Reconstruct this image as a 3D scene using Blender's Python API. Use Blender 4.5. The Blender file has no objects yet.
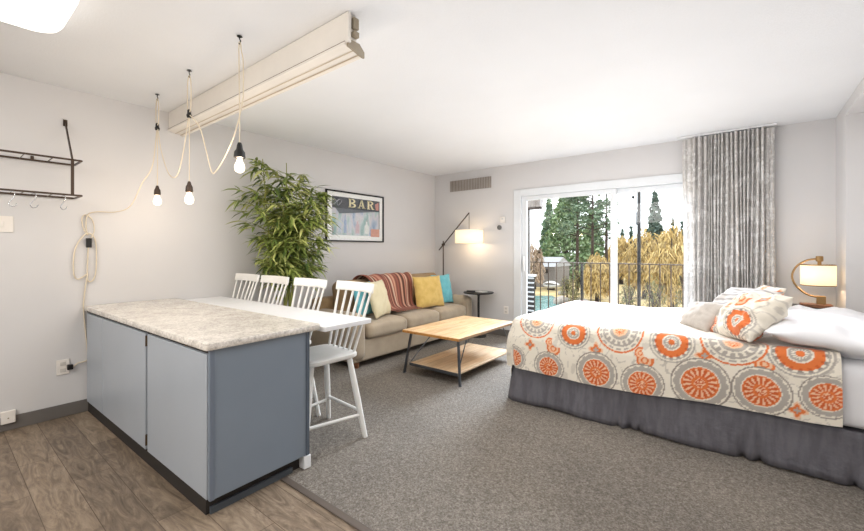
import bpy, bmesh, math, random
import numpy as np
from mathutils import Vector, Matrix, Euler, noise
R = math.radians
PI = math.pi
COL = bpy.context.scene.collection
random.seed(7)

# ------------------------------------------------------------------ camera
CAM = Vector((4.15, 0.0, 1.29))
F = 398.0
TH = math.atan(313 / 398)
SN, CS = math.sin(TH), math.cos(TH)

def at(u, v, Y):
    """point of the place standing at depth y = Y along the sight line (u, v)"""
    a = (u - 432) / F; b = (250 - v) / F
    d = Vector((-SN + a * CS, CS + a * SN, b))
    return CAM + d * (Y / d.y)

cam_d = bpy.data.cameras.new('camera'); cam = bpy.data.objects.new('camera', cam_d); COL.objects.link(cam)
cam.location = CAM; cam.rotation_euler = (R(90), 0, TH)
cam_d.sensor_fit = 'HORIZONTAL'; cam_d.sensor_width = 36; cam_d.lens = 36 * F / 864
cam_d.shift_y = -15.5 / 864; cam_d.clip_end = 500; cam_d.clip_start = 0.02
bpy.context.scene.camera = cam

# ------------------------------------------------------------------ materials
def lin(c):
    f = lambda x: x / 12.92 if x <= .04045 else ((x + .055) / 1.055) ** 2.4
    return (f(c[0] / 255), f(c[1] / 255), f(c[2] / 255), 1)

def node_mat(name):
    m = bpy.data.materials.new(name); m.use_nodes = True
    nt = m.node_tree; b = nt.nodes['Principled BSDF']
    return m, nt, b

def ramp(nt, fac, stops, interp='LINEAR'):
    r = nt.nodes.new('ShaderNodeValToRGB'); r.color_ramp.interpolation = interp
    e = r.color_ramp.elements
    while len(e) < len(stops): e.new(.5)
    for i, (p, c) in enumerate(stops):
        e[i].position = p; e[i].color = lin(c)
    nt.links.new(fac, r.inputs[0]); return r.outputs[0]

def coords(nt, scale=(1, 1, 1), kind='Object', rot=(0, 0, 0)):
    t = nt.nodes.new('ShaderNodeTexCoord'); mp = nt.nodes.new('ShaderNodeMapping')
    mp.inputs['Scale'].default_value = scale; mp.inputs['Rotation'].default_value = rot
    nt.links.new(t.outputs[kind], mp.inputs[0]); return mp.outputs[0]

def noise_tex(nt, vec, scale, detail=4, rough=.55, dist=0):
    n = nt.nodes.new('ShaderNodeTexNoise'); n.inputs['Scale'].default_value = scale
    n.inputs['Detail'].default_value = detail; n.inputs['Roughness'].default_value = rough
    n.inputs['Distortion'].default_value = dist
    nt.links.new(vec, n.inputs['Vector']); return n.outputs['Fac']

def bump(nt, b, h, strength=.3, dist=.01):
    n = nt.nodes.new('ShaderNodeBump'); n.inputs['Strength'].default_value = strength
    n.inputs['Distance'].default_value = dist
    nt.links.new(h, n.inputs['Height']); nt.links.new(n.outputs[0], b.inputs['Normal'])

def mat(name, c, rough=.6, metal=0, c2=None, scale=8, stretch=(1, 1, 1), bmp=0, bscale=60, spec=.5, sheen=0, detail=4, lo=.35, hi=.65):
    m, nt, b = node_mat(name)
    b.inputs['Roughness'].default_value = rough; b.inputs['Metallic'].default_value = metal
    b.inputs['Specular IOR Level'].default_value = spec
    if sheen: b.inputs['Sheen Weight'].default_value = sheen
    v = coords(nt, stretch)
    if c2 is None:
        c2 = tuple(max(0, x * .985) for x in c)
    nt.links.new(ramp(nt, noise_tex(nt, v, scale, detail), [(lo, c), (hi, c2)]), b.inputs['Base Color'])
    if bmp: bump(nt, b, noise_tex(nt, coords(nt), bscale, 3), bmp)
    return m

def emis(name, c, strength, base=(255, 255, 255)):
    m, nt, b = node_mat(name)
    b.inputs['Base Color'].default_value = lin(base); b.inputs['Emission Color'].default_value = lin(c)
    b.inputs['Emission Strength'].default_value = strength
    return m

def glass_mat(name, tint=(252, 253, 253), gloss=.02):
    m = bpy.data.materials.new(name); m.use_nodes = True; nt = m.node_tree; nt.nodes.clear()
    o = nt.nodes.new('ShaderNodeOutputMaterial'); mx = nt.nodes.new('ShaderNodeMixShader')
    t = nt.nodes.new('ShaderNodeBsdfTransparent'); g = nt.nodes.new('ShaderNodeBsdfGlossy')
    t.inputs[0].default_value = lin(tint); g.inputs['Roughness'].default_value = .02
    mx.inputs[0].default_value = gloss
    nt.links.new(t.outputs[0], mx.inputs[1]); nt.links.new(g.outputs[0], mx.inputs[2]); nt.links.new(mx.outputs[0], o.inputs[0])
    return m

def shade_mat(name, c, e, ec):
    """thin lampshade cloth: diffuse + translucent + a little glow of the lit fabric"""
    m = bpy.data.materials.new(name); m.use_nodes = True; nt = m.node_tree; nt.nodes.clear()
    o = nt.nodes.new('ShaderNodeOutputMaterial'); mx = nt.nodes.new('ShaderNodeMixShader'); ad = nt.nodes.new('ShaderNodeAddShader')
    d = nt.nodes.new('ShaderNodeBsdfDiffuse'); t = nt.nodes.new('ShaderNodeBsdfTranslucent'); em = nt.nodes.new('ShaderNodeEmission')
    d.inputs[0].default_value = lin(c); t.inputs[0].default_value = lin(c)
    w = noise_tex(nt, coords(nt, (1, 1, 12)), 40, 2)
    nt.links.new(ramp(nt, w, [(.3, ec), (.7, tuple(min(255, x * 1.03) for x in ec))]), em.inputs[0])
    em.inputs[1].default_value = e; mx.inputs[0].default_value = .45
    nt.links.new(d.outputs[0], mx.inputs[1]); nt.links.new(t.outputs[0], mx.inputs[2])
    nt.links.new(mx.outputs[0], ad.inputs[0]); nt.links.new(em.outputs[0], ad.inputs[1]); nt.links.new(ad.outputs[0], o.inputs[0])
    return m

def attr_mat(name, rough=.85, sheen=.2, bmp=.15):
    m, nt, b = node_mat(name)
    a = nt.nodes.new('ShaderNodeAttribute'); a.attribute_name = 'pattern'
    nt.links.new(a.outputs['Color'], b.inputs['Base Color']); b.inputs['Roughness'].default_value = rough
    b.inputs['Sheen Weight'].default_value = sheen
    bump(nt, b, noise_tex(nt, coords(nt), 45, 3), bmp)
    return m

M = {}
# walls: painted plaster
def wall_mat(name, c):
    m, nt, b = node_mat(name); v = coords(nt)
    nt.links.new(ramp(nt, noise_tex(nt, v, 1.5, 3), [(.3, c), (.7, tuple(x * .985 for x in c))]), b.inputs['Base Color'])
    b.inputs['Roughness'].default_value = .75; bump(nt, b, noise_tex(nt, v, 180, 2), .08, .004); return m
M['wall'] = wall_mat('wall_paint', (213, 211, 210))
M['ceiling'] = wall_mat('ceiling_paint', (233, 234, 235))
nt = M['ceiling'].node_tree; bump(nt, nt.nodes['Principled BSDF'], noise_tex(nt, coords(nt), 90, 4, .7), .45, .006)
M['white'] = mat('white_paint', (236, 237, 238), .4)
M['white_trim'] = mat('white_trim', (225, 228, 230), .45)
M['beige_track'] = mat('cream_enamel', (232, 226, 217), .45)
M['beige_dark'] = mat('track_metal', (150, 138, 118), .5)
M['base'] = mat('baseboard_rubber', (106, 101, 96), .6)

# vinyl planks
def plank_mat():
    m, nt, b = node_mat('vinyl_planks'); v = coords(nt)
    br = nt.nodes.new('ShaderNodeTexBrick'); br.offset = .37; br.inputs['Scale'].default_value = 1
    br.inputs['Brick Width'].default_value = 1.2; br.inputs['Row Height'].default_value = .17
    br.inputs['Mortar Size'].default_value = .0016; br.inputs['Bias'].default_value = -.1
    br.inputs['Color1'].default_value = (0, 0, 0, 1); br.inputs['Color2'].default_value = (1, 1, 1, 1); br.inputs['Mortar'].default_value = (.2, .2, .2, 1)
    nt.links.new(v, br.inputs['Vector'])
    g = noise_tex(nt, coords(nt, (1.1, 5.5, 1)), 2.6, 8, .7, 2.6)
    ad = nt.nodes.new('ShaderNodeMath'); ad.operation = 'MULTIPLY_ADD'; ad.inputs[1].default_value = .14
    nt.links.new(br.outputs['Color'], ad.inputs[0]); nt.links.new(g, ad.inputs[2])
    colr = ramp(nt, ad.outputs[0], [(.3, (82, 69, 57)), (.48, (114, 99, 83)), (.62, (138, 121, 102)), (.82, (164, 148, 128))])
    mx = nt.nodes.new('ShaderNodeMix'); mx.data_type = 'RGBA'
    nt.links.new(br.outputs['Fac'], mx.inputs['Factor']); nt.links.new(colr, mx.inputs['A']); mx.inputs['B'].default_value = lin((78, 62, 48))
    nt.links.new(mx.outputs['Result'], b.inputs['Base Color'])
    b.inputs['Roughness'].default_value = .42; bump(nt, b, g, .12, .004); return m
M['plank'] = plank_mat()

def carpet_mat():
    m, nt, b = node_mat('loop_carpet')
    n1 = noise_tex(nt, coords(nt), 95, 5, .8)
    n2 = noise_tex(nt, coords(nt), 1.1, 3)
    n3 = noise_tex(nt, coords(nt, (1, 1, 1)), 34, 3, .6)
    c = ramp(nt, n1, [(.36, (108, 102, 95)), (.5, (138, 132, 124)), (.64, (172, 166, 158))])
    c2 = ramp(nt, n2, [(.35, (236, 234, 232)), (.65, (255, 252, 248))])
    c3 = ramp(nt, n3, [(.38, (232, 231, 230)), (.62, (255, 255, 255))])
    mx = nt.nodes.new('ShaderNodeMix'); mx.data_type = 'RGBA'; mx.blend_type = 'MULTIPLY'; mx.inputs['Factor'].default_value = 1
    m3 = nt.nodes.new('ShaderNodeMix'); m3.data_type = 'RGBA'; m3.blend_type = 'MULTIPLY'; m3.inputs['Factor'].default_value = 1
    nt.links.new(c, mx.inputs['A']); nt.links.new(c2, mx.inputs['B']); nt.links.new(mx.outputs['Result'], m3.inputs['A']); nt.links.new(c3, m3.inputs['B'])
    nt.links.new(m3.outputs['Result'], b.inputs['Base Color'])
    b.inputs['Roughness'].default_value = .95; b.inputs['Specular IOR Level'].default_value = .1
    bump(nt, b, n1, .8, .01); return m
M['carpet'] = carpet_mat()

def granite_mat():
    m, nt, b = node_mat('granite')
    a = noise_tex(nt, coords(nt), 55, 6, .8); c = noise_tex(nt, coords(nt), 9, 5, .7, .6)
    c1 = ramp(nt, a, [(.33, (166, 160, 152)), (.43, (210, 205, 198)), (.52, (230, 225, 217)), (.62, (243, 240, 234)), (.74, (216, 202, 182))])
    c2 = ramp(nt, c, [(.4, (218, 214, 210)), (.6, (255, 253, 250))])
    mx = nt.nodes.new('ShaderNodeMix'); mx.data_type = 'RGBA'; mx.blend_type = 'MULTIPLY'; mx.inputs['Factor'].default_value = .8
    nt.links.new(c1, mx.inputs['A']); nt.links.new(c2, mx.inputs['B']); nt.links.new(mx.outputs['Result'], b.inputs['Base Color'])
    b.inputs['Roughness'].default_value = .22; return m
M['granite'] = granite_mat()
M['cab'] = mat('blue_grey_paint', (168, 175, 183), .32, scale=3, c2=(165, 172, 180))
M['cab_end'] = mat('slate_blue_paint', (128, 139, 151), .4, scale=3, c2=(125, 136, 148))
M['dark'] = mat('dark_void', (38, 33, 30), .7)
M['black'] = mat('black_metal', (28, 27, 27), .4, .3)
M['bronze'] = mat('bronze_metal', (74, 60, 50), .4, .5)
M['brass'] = mat('aged_brass', (156, 126, 84), .4, .6)
M['steel'] = mat('dark_steel', (92, 95, 100), .35, .6)
M['hinge'] = mat('hinge_metal', (88, 74, 58), .4, .6)
M['stool'] = mat('white_lacquer', (240, 239, 234), .35)
def wood_mat(name, a, b_, c, axis=(9, 1.2, 9), rough=.45, planks=None):
    m, nt, b = node_mat(name)
    g = noise_tex(nt, coords(nt, axis), 3, 6, .6, .8)
    col = ramp(nt, g, [(.3, a), (.5, b_), (.72, c)])
    if planks:
        w = nt.nodes.new('ShaderNodeTexBrick'); w.offset = .4; w.inputs['Scale'].default_value = 1
        w.inputs['Brick Width'].default_value = planks[0]; w.inputs['Row Height'].default_value = planks[1]; w.inputs['Mortar Size'].default_value = .0012
        w.inputs['Color1'].default_value = (.82, .8, .78, 1); w.inputs['Color2'].default_value = (1.05, 1.03, 1, 1); w.inputs['Mortar'].default_value = (.45, .4, .35, 1)
        nt.links.new(coords(nt, (1, 1, 1), 'Object', (0, 0, R(90))), w.inputs['Vector'])
        mx = nt.nodes.new('ShaderNodeMix'); mx.data_type = 'RGBA'; mx.blend_type = 'MULTIPLY'; mx.inputs['Factor'].default_value = 1
        nt.links.new(col, mx.inputs['A']); nt.links.new(w.outputs['Color'], mx.inputs['B']); col = mx.outputs['Result']
    nt.links.new(col, b.inputs['Base Color']); b.inputs['Roughness'].default_value = rough; return m
M['oak'] = wood_mat('honey_oak', (196, 152, 104), (220, 182, 136), (232, 202, 162), planks=(.9, .12))
M['shelfwood'] = wood_mat('pale_oak', (206, 172, 132), (224, 196, 160), (234, 212, 182), planks=(2.0, .1))
M['walnut'] = wood_mat('walnut', (98, 62, 40), (128, 84, 56), (150, 102, 70), (2, 9, 9))
M['rim_oak'] = wood_mat('honey_oak_edge', (170, 112, 54), (196, 138, 72), (206, 152, 88))
M['sofa'] = mat('taupe_upholstery', (180, 164, 141), .9, c2=(168, 152, 130), scale=5, bmp=.25, bscale=220, sheen=.2)
M['sofa_back'] = mat('brown_upholstery', (166, 138, 100), .85, c2=(146, 118, 82), scale=5, bmp=.25, bscale=220, sheen=.15)
M['yellow'] = mat('mustard_fabric', (222, 190, 112), .85, c2=(206, 172, 92), scale=10, bmp=.2, bscale=200, sheen=.2)
M['aqua'] = mat('aqua_fabric', (112, 192, 204), .85, c2=(96, 176, 190), scale=14, bmp=.2, bscale=200, sheen=.2)
M['cream'] = mat('cream_fabric', (232, 222, 188), .85, c2=(222, 211, 174), scale=8, bmp=.2, bscale=200, sheen=.2)
M['sheet'] = mat('white_cotton', (246, 245, 246), .85, scale=4, c2=(240, 240, 242), bmp=.12, bscale=12)
M['skirt'] = mat('charcoal_bed_linen', (104, 102, 108), .75, c2=(90, 88, 94), scale=7, stretch=(3, 3, .6), bmp=.5, bscale=30, lo=.4, hi=.6)
M['taupe_pillow'] = mat('taupe_linen', (198, 190, 180), .9, c2=(184, 175, 165), scale=16, bmp=.2, bscale=120)
M['bark'] = mat('bark', (70, 58, 50), .9, c2=(52, 43, 38), scale=6)
M['cane'] = mat('bamboo_cane', (150, 150, 74), .5, c2=(118, 128, 62), scale=9)
M['pot'] = mat('planter_clay', (96, 88, 80), .8)
M['cord'] = mat('ivory_cloth_cord', (224, 211, 188), .8)
M['plate'] = mat('ivory_plastic', (236, 230, 222), .4)
M['grey_plastic'] = mat('grey_plastic', (104, 102, 100), .5)
M['glass'] = glass_mat('window_glass')
M['chrome'] = mat('chrome', (190, 192, 195), .2, .9)

# ------------------------------------------------------------------ object helpers
def tag(o, label=None, cat=None, group=None, kind=None):
    if label: o['label'] = label
    if cat: o['category'] = cat
    if group: o['group'] = group
    if kind: o['kind'] = kind
    return o

def thing(name, label, cat, loc=(0, 0, 0), group=None):
    o = bpy.data.objects.new(name, None); COL.objects.link(o); o.location = loc; o.empty_display_size = .1
    return tag(o, label, cat, group)

def world_loc(o):
    v = Vector((0, 0, 0))
    while o is not None:
        v += Vector(o.location); o = o.parent
    return v

class MB:
    def __init__(s): s.v = []; s.f = []
    def add(s, vs, fs):
        n = len(s.v); s.v += [tuple(p) for p in vs]; s.f += [tuple(i + n for i in f) for f in fs]; return s
    def box(s, x0, x1, y0, y1, z0, z1):
        return s.add([(x0, y0, z0), (x1, y0, z0), (x1, y1, z0), (x0, y1, z0), (x0, y0, z1), (x1, y0, z1), (x1, y1, z1), (x0, y1, z1)],
                     [(0, 3, 2, 1), (4, 5, 6, 7), (0, 1, 5, 4), (1, 2, 6, 5), (2, 3, 7, 6), (3, 0, 4, 7)])
    def obox(s, c, size, mtx):
        c = Vector(c); h = Vector(size) / 2
        vs = [c + mtx @ Vector((sx * h.x, sy * h.y, sz * h.z)) for sz in (-1, 1) for sx, sy in ((-1, -1), (1, -1), (1, 1), (-1, 1))]
        return s.add(vs, [(0, 3, 2, 1), (4, 5, 6, 7), (0, 1, 5, 4), (1, 2, 6, 5), (2, 3, 7, 6), (3, 0, 4, 7)])
    def bar(s, a, b, w, d, up=(0, 0, 1)):
        a, b = Vector(a), Vector(b); z = (b - a).normalized(); up = Vector(up)
        if abs(z.dot(up)) > .98: up = Vector((1, 0, 0))
        x = up.cross(z).normalized(); y = z.cross(x)
        m = Matrix((x, y, z)).transposed()
        return s.obox((a + b) / 2, (w, d, (b - a).length), m)
    def tube(s, pts, r, n=8, cap=True):
        pts = [Vector(p) for p in pts]; k = len(pts)
        rs = r if isinstance(r, (list, tuple)) else [r] * k
        vs = []; prev = None
        for i, p in enumerate(pts):
            t = (pts[min(i + 1, k - 1)] - pts[max(i - 1, 0)])
            if t.length < 1e-9: t = Vector((0, 0, 1))
            t.normalize()
            if prev is None:
                a = Vector((0, 0, 1)) if abs(t.z) < .9 else Vector((1, 0, 0)); x = a.cross(t).normalized()
            else:
                x = (prev - t * prev.dot(t))
                x = x.normalized() if x.length > 1e-6 else Vector((1, 0, 0)).cross(t).normalized()
            prev = x; y = t.cross(x)
            for j in range(n):
                an = 2 * PI * j / n; vs.append(p + (x * math.cos(an) + y * math.sin(an)) * rs[i])
        fs = [(i * n + j, i * n + (j + 1) % n, (i + 1) * n + (j + 1) % n, (i + 1) * n + j) for i in range(k - 1) for j in range(n)]
        if cap: fs += [tuple(reversed(range(n))), tuple(range((k - 1) * n, k * n))]
        return s.add(vs, fs)
    def lathe(s, prof, c=(0, 0, 0), n=24, cap=True):
        c = Vector(c); vs = []; k = len(prof)
        for r, z in prof:
            for j in range(n):
                a = 2 * PI * j / n; vs.append(c + Vector((r * math.cos(a), r * math.sin(a), z)))
        fs = [(i * n + j, i * n + (j + 1) % n, (i + 1) * n + (j + 1) % n, (i + 1) * n + j) for i in range(k - 1) for j in range(n)]
        if cap: fs += [tuple(reversed(range(n))), tuple(range((k - 1) * n, k * n))]
        return s.add(vs, fs)
    def grid(s, fn, nu, nv):
        vs = [fn(i / nu, j / nv) for j in range(nv + 1) for i in range(nu + 1)]
        w = nu + 1
        return s.add(vs, [(j * w + i, j * w + i + 1, (j + 1) * w + i + 1, (j + 1) * w + i) for j in range(nv) for i in range(nu)])
    def prism(s, poly, fn, t):
        """polygon in 2d mapped by fn(a, b, depth) and given thickness t"""
        k = len(poly)
        vs = [fn(a, b, 0) for a, b in poly] + [fn(a, b, t) for a, b in poly]
        return s.add(vs, [tuple(reversed(range(k))), tuple(range(k, 2 * k))] + [(i, (i + 1) % k, k + (i + 1) % k, k + i) for i in range(k)])
    def build(s, name, m, parent=None, smooth=False, bevel=0, seg=2, solid=0, sub=0, loc=None, auto=None):
        base = world_loc(parent) if parent is not None else Vector(loc or (0, 0, 0))
        me = bpy.data.meshes.new(name)
        me.from_pydata([tuple(Vector(p) - base) for p in s.v], [], s.f)
        bm = bmesh.new(); bm.from_mesh(me); bmesh.ops.recalc_face_normals(bm, faces=bm.faces); bm.to_mesh(me); bm.free()
        me.materials.append(m if not isinstance(m, str) else M[m])
        if smooth:
            me.polygons.foreach_set('use_smooth', [True] * len(me.polygons))
            if auto: me.set_sharp_from_angle(angle=R(auto))
        o = bpy.data.objects.new(name, me); COL.objects.link(o)
        if parent is not None: o.parent = parent
        else: o.location = base
        if solid:
            md = o.modifiers.new('solid', 'SOLIDIFY'); md.thickness = solid; md.offset = 0
        if bevel:
            md = o.modifiers.new('bevel', 'BEVEL'); md.width = bevel; md.segments = seg; md.limit_method = 'ANGLE'; md.angle_limit = R(40)
            md.harden_normals = False
            if not smooth:
                me.polygons.foreach_set('use_smooth', [True] * len(me.polygons)); me.set_sharp_from_angle(angle=R(40))
        if sub:
            md = o.modifiers.new('sub', 'SUBSURF'); md.levels = sub; md.render_levels = sub
        return o

def copy_tree(o, parent=None):
    c = o.copy(); COL.objects.link(c)
    if parent is not None: c.parent = parent
    for ch in list(o.children): copy_tree(ch, c)
    return c

def struct(name, mb, m, **k):
    o = mb.build(name, m, **k); o['kind'] = 'structure'; return o

def smooth_curve(pts, n=8):
    P = [Vector(p) for p in pts]; P = [P[0] * 2 - P[1]] + P + [P[-1] * 2 - P[-2]]; out = []
    for i in range(1, len(P) - 2):
        for k in range(n):
            t = k / n
            out.append(.5 * ((2 * P[i]) + (P[i + 1] - P[i - 1]) * t + (2 * P[i - 1] - 5 * P[i] + 4 * P[i + 1] - P[i + 2]) * t * t + (3 * P[i] - P[i - 1] - 3 * P[i + 1] + P[i + 2]) * t ** 3))
    out.append(P[-2]); return out

def point_light(name, loc, energy, c, r=.04):
    l = bpy.data.lights.new(name, 'POINT'); l.energy = energy; l.color = lin(c)[:3]; l.shadow_soft_size = r
    o = bpy.data.objects.new(name, l); o.location = loc; COL.objects.link(o); return o

def area_light(name, loc, rot, sx, sy, energy, c=(255, 255, 255)):
    l = bpy.data.lights.new(name, 'AREA'); l.shape = 'RECTANGLE'; l.size = sx; l.size_y = sy; l.energy = energy; l.color = lin(c)[:3]
    o = bpy.data.objects.new(name, l); o.location = loc; o.rotation_euler = rot; COL.objects.link(o); return o

# ================================================================== ROOM SHELL
H = 2.55; YB = 5.36; XR = 4.83; YF = -2.4
struct('floor', MB().box(-.1, 5.3, YF, 1.245, -.06, 0), 'plank')
struct('carpet_floor', MB().box(-.1, 5.3, 1.265, YB + .1, -.06, .004), 'carpet')
struct('trim_1', MB().box(2.1, XR, 1.228, 1.268, -.002, .007), mat('transition_strip', (92, 82, 74), .5), bevel=.003)
struct('ceiling', MB().box(-.1, 5.3, YF, YB + .1, H, H + .08), 'ceiling')
struct('wall_left', MB().box(-.1, 0, YF, YB + .1, 0, H), 'wall')
DX0, DX1, DZ = 1.473, 3.80, 2.168
struct('wall_back', MB().box(0, DX0, YB, YB + .12, 0, H).box(DX0, DX1, YB, YB + .12, DZ, H).box(DX1, 5.3, YB, YB + .12, 0, H), 'wall')
AY0, AY1, AX, AZ = 2.3, 4.88, 5.02, 2.45
struct('wall_right', MB().box(XR, XR + .3, AY1, YB, 0, H).box(XR, XR + .3, YF, AY0, 0, H).box(XR, XR + .3, AY0, AY1, AZ, H).box(AX, AX + .11, AY0, AY1, 0, AZ), 'wall')
struct('wall_front', MB().box(-.1, 5.3, YF - .1, YF, 0, H), 'wall')
struct('baseboard_left', MB().box(0, .012, YF, .832, 0, .098).box(0, .012, 1.44, YB, .004, .1), 'base', bevel=.003)
struct('baseboard_back', MB().box(.012, DX0 - .002, YB - .012, YB, .004, .1).box(DX1 + .002, XR, YB - .012, YB, .004, .1), 'base', bevel=.003)

# sliding glass door
d = thing('door_1', 'white framed sliding glass door to the balcony in the back wall', 'sliding door', (2.63, YB, 0)); d['kind'] = 'structure'
fr = MB().box(DX0, DX0 + .12, YB - .02, YB + .12, .01, DZ).box(DX1 - .12, DX1, YB - .02, YB + .12, .01, DZ).box(DX0 + .12, DX1 - .12, YB - .02, YB + .12, DZ - .10, DZ).box(DX0 + .12, DX1 - .12, YB - .01, YB + .12, .01, .05)
fr.build('frame', 'white_trim', d, bevel=.006)
def leaf(x0, x1, y, name, handle):
    s = MB().box(x0, x0 + .07, y, y + .04, .052, DZ - .102).box(x1 - .07, x1, y, y + .04, .052, DZ - .102).box(x0 + .07, x1 - .07, y, y + .04, .052, .14).box(x0 + .07, x1 - .07, y, y + .04, DZ - .16, DZ - .102)
    p = s.build('sash', 'white_trim', d, bevel=.004)
    MB().box(x0 + .07, x1 - .07, y + .016, y + .022, .14, DZ - .16).build('pane', 'glass', p)
    if handle: MB().box(x0 + .025, x0 + .045, y - .03, y, .98, 1.2).build('handle', 'white', p, bevel=.006)
leaf(DX0 + .121, 2.876, YB + .012, 'sash', True)
leaf(2.80, DX1 - .121, YB + .066, 'sash', False)

# ================================================================== CEILING TRACK (folding door valance)
t = thing('door_track', 'cream ceiling track with tall valance board running out from left wall', 'ceiling track', (1.25, 1.42, H))
MB().box(.004, 2.512, 1.372, 1.392, 2.388, H - .002).build('valance_board', 'beige_track', t, bevel=.003)
MB().box(.004, 2.495, 1.40, 1.44, 2.404, H - .002).build('backing_rail', 'beige_track', t)
prof = [(1.364, 2.378), (1.364, 2.390), (1.40, 2.402), (1.46, 2.398), (1.492, 2.378), (1.492, 2.352), (1.482, 2.352), (1.474, 2.364), (1.43, 2.368), (1.40, 2.372)]
MB().prism(prof, lambda a, b, k: (.004 + k, a, b), 2.485).build('track_rail', 'beige_track', t)
MB().box(.004, 2.487, 1.424, 1.430, 2.3655, 2.3675).build('rail_groove', mat('rail_groove', (196, 180, 156), .6), t)
MB().box(.004, 2.487, 1.468, 1.4735, 2.360, 2.3625).build('rail_groove', mat('rail_groove', (186, 168, 142), .6), t)
MB().box(.004, 2.487, 1.3665, 1.3715, 2.3905, 2.396).build('shadow_groove', mat('track_shadow', (120, 104, 84), .6), t)
MB().prism([(1.378, 2.37), (1.378, 2.412), (1.46, 2.412), (1.496, 2.378), (1.496, 2.346), (1.48, 2.346)], lambda a, b, k: (2.489 + k, a, b), .012).build('end_cap', 'beige_dark', t, bevel=.002)
e = MB(); e.box(2.497, 2.52, 1.405, 1.44, 2.47, 2.53); e.box(2.497, 2.525, 1.402, 1.438, 2.425, 2.455); e.build('end_bracket', 'beige_dark', t, bevel=.004)

# ================================================================== CEILING LIGHT
t = thing('ceiling_light', 'large white flush ceiling light with rounded glowing diffuser', 'ceiling light', (1.45, -.15, H))
def rrect(x0, x1, y0, y1, r, n=6):
    out = []
    for cx, cy, a0 in ((x1 - r, y1 - r, 0), (x0 + r, y1 - r, 90), (x0 + r, y0 + r, 180), (x1 - r, y0 + r, 270)):
        for i in range(n + 1):
            a = R(a0 + 90 * i / n); out.append((cx + r * math.cos(a), cy + r * math.sin(a)))
    return out
def stack(layers):
    m = MB(); k = len(layers[0][0]); vs = []
    for poly, z in layers: vs += [(x, y, z) for x, y in poly]
    fs = [(l * k + i, l * k + (i + 1) % k, (l + 1) * k + (i + 1) % k, (l + 1) * k + i) for l in range(len(layers) - 1) for i in range(k)]
    fs += [tuple(reversed(range(k))), tuple(range((len(layers) - 1) * k, len(layers) * k))]
    return m.add(vs, fs)
stack([(rrect(1.14, 1.69, -.75, .45, .10), H - .002), (rrect(1.13, 1.70, -.76, .46, .11), H - .02), (rrect(1.13, 1.70, -.76, .46, .11), H - .03)]).build('housing', 'white', t, smooth=True, auto=40)
stack([(rrect(1.14, 1.69, -.75, .45, .10), H - .031), (rrect(1.13, 1.70, -.76, .46, .11), H - .055), (rrect(1.15, 1.68, -.74, .44, .11), H - .085), (rrect(1.22, 1.61, -.67, .37, .1), H - .1)]).build('diffuser', emis('diffuser_glow', (255, 250, 240), 2.2), t, smooth=True, auto=50)

# ================================================================== KITCHEN ISLAND
CX, CY0, CY1, CT = 2.135, .838, 1.40, .81
t = thing('kitchen_island', 'blue-grey painted island cabinet standing out from left wall', 'cabinet', (1.07, 1.12, 0))
MB().box(.016, CX - .014, CY0 + .012, CY1, .092, CT).build('cabinet_body', 'cab', t)
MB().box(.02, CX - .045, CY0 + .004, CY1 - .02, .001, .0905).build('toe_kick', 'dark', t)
MB().box(CX - .044, CX - .030, CY0 + .02, CY1 - .09, .001, .035).build('toe_board', mat('toe_board', (72, 78, 84), .5), t)
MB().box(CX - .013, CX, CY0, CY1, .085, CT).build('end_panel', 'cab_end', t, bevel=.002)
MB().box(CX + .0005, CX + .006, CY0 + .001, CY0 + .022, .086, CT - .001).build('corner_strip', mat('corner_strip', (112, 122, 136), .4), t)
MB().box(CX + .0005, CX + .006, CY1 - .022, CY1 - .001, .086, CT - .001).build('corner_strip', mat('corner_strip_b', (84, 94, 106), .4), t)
MB().box(CX - .05, CX + .004, CY1 - .035, CY1 + .012, .006, .08).build('corner_block', 'white', t, bevel=.004)
seam = MB().box(1.314, 1.344, CY0 + .008, CY0 + .0118, .086, CT - .001).build('gap', 'dark', t)
for x0, x1 in ((.034, .450), (.456, 1.312), (1.346, CX - .016)):
    dd = MB().box(x0, x1, CY0 - .006, CY0 + .011, .088, CT - .022).build('door', 'cab', t, bevel=.0025)
    if .4 < x0 < .5:
        for z in (.15, .745):
            MB().box(1.3125, 1.340, CY0 - .004, CY0 + .007, z - .028, z + .028).tube([(1.326, CY0 - .004, z - .032), (1.326, CY0 - .004, z + .032)], .007).build('hinge', 'hinge', dd)
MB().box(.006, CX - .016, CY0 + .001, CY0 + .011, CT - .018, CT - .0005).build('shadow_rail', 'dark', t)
ctop = stack([(rrect(.016, 2.155, .816, 1.470, .018, 4), .812), (rrect(.016, 2.157, .814, 1.472, .02, 4), .816), (rrect(.016, 2.157, .814, 1.472, .02, 4), .841), (rrect(.018, 2.154, .817, 1.469, .02, 4), .845)])
tag(ctop.build('countertop', 'granite', smooth=True, auto=40, loc=(1.07, 1.12, .81)), 'speckled beige granite countertop on the blue-grey island', 'countertop')
def turn(o, pivot, ang):
    # set a finished thing a little askew, turning it about a floor point
    m = Matrix.Rotation(ang, 3, 'Z'); o.rotation_euler = (0, 0, ang); pv = Vector(pivot); o.location = pv + m @ (Vector(o.location) - pv)
PIV = (2.135, .838, 0)
turn(t, PIV, R(1.1)); turn(bpy.data.objects['countertop'], PIV, R(1.1))

# ================================================================== BAR TABLE
t = thing('bar_table', 'narrow white counter-height table behind the island', 'table', (1.09, 1.67, 0))
MB().box(.02, 2.165, 1.484, 1.868, .795, .826).build('tabletop', 'white', t, bevel=.004)
MB().box(.06, 1.95, 1.472, 1.481, .72, .794).build('apron', 'white', t)
for x in (.05, 1.585):
    for y in (1.482,):
        MB().box(x - .025, x + .025, y, y + .05, .005, .794).build('leg', 'white', t, bevel=.004)
turn(t, (2.16, 1.478, 0), R(1.0))

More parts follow.
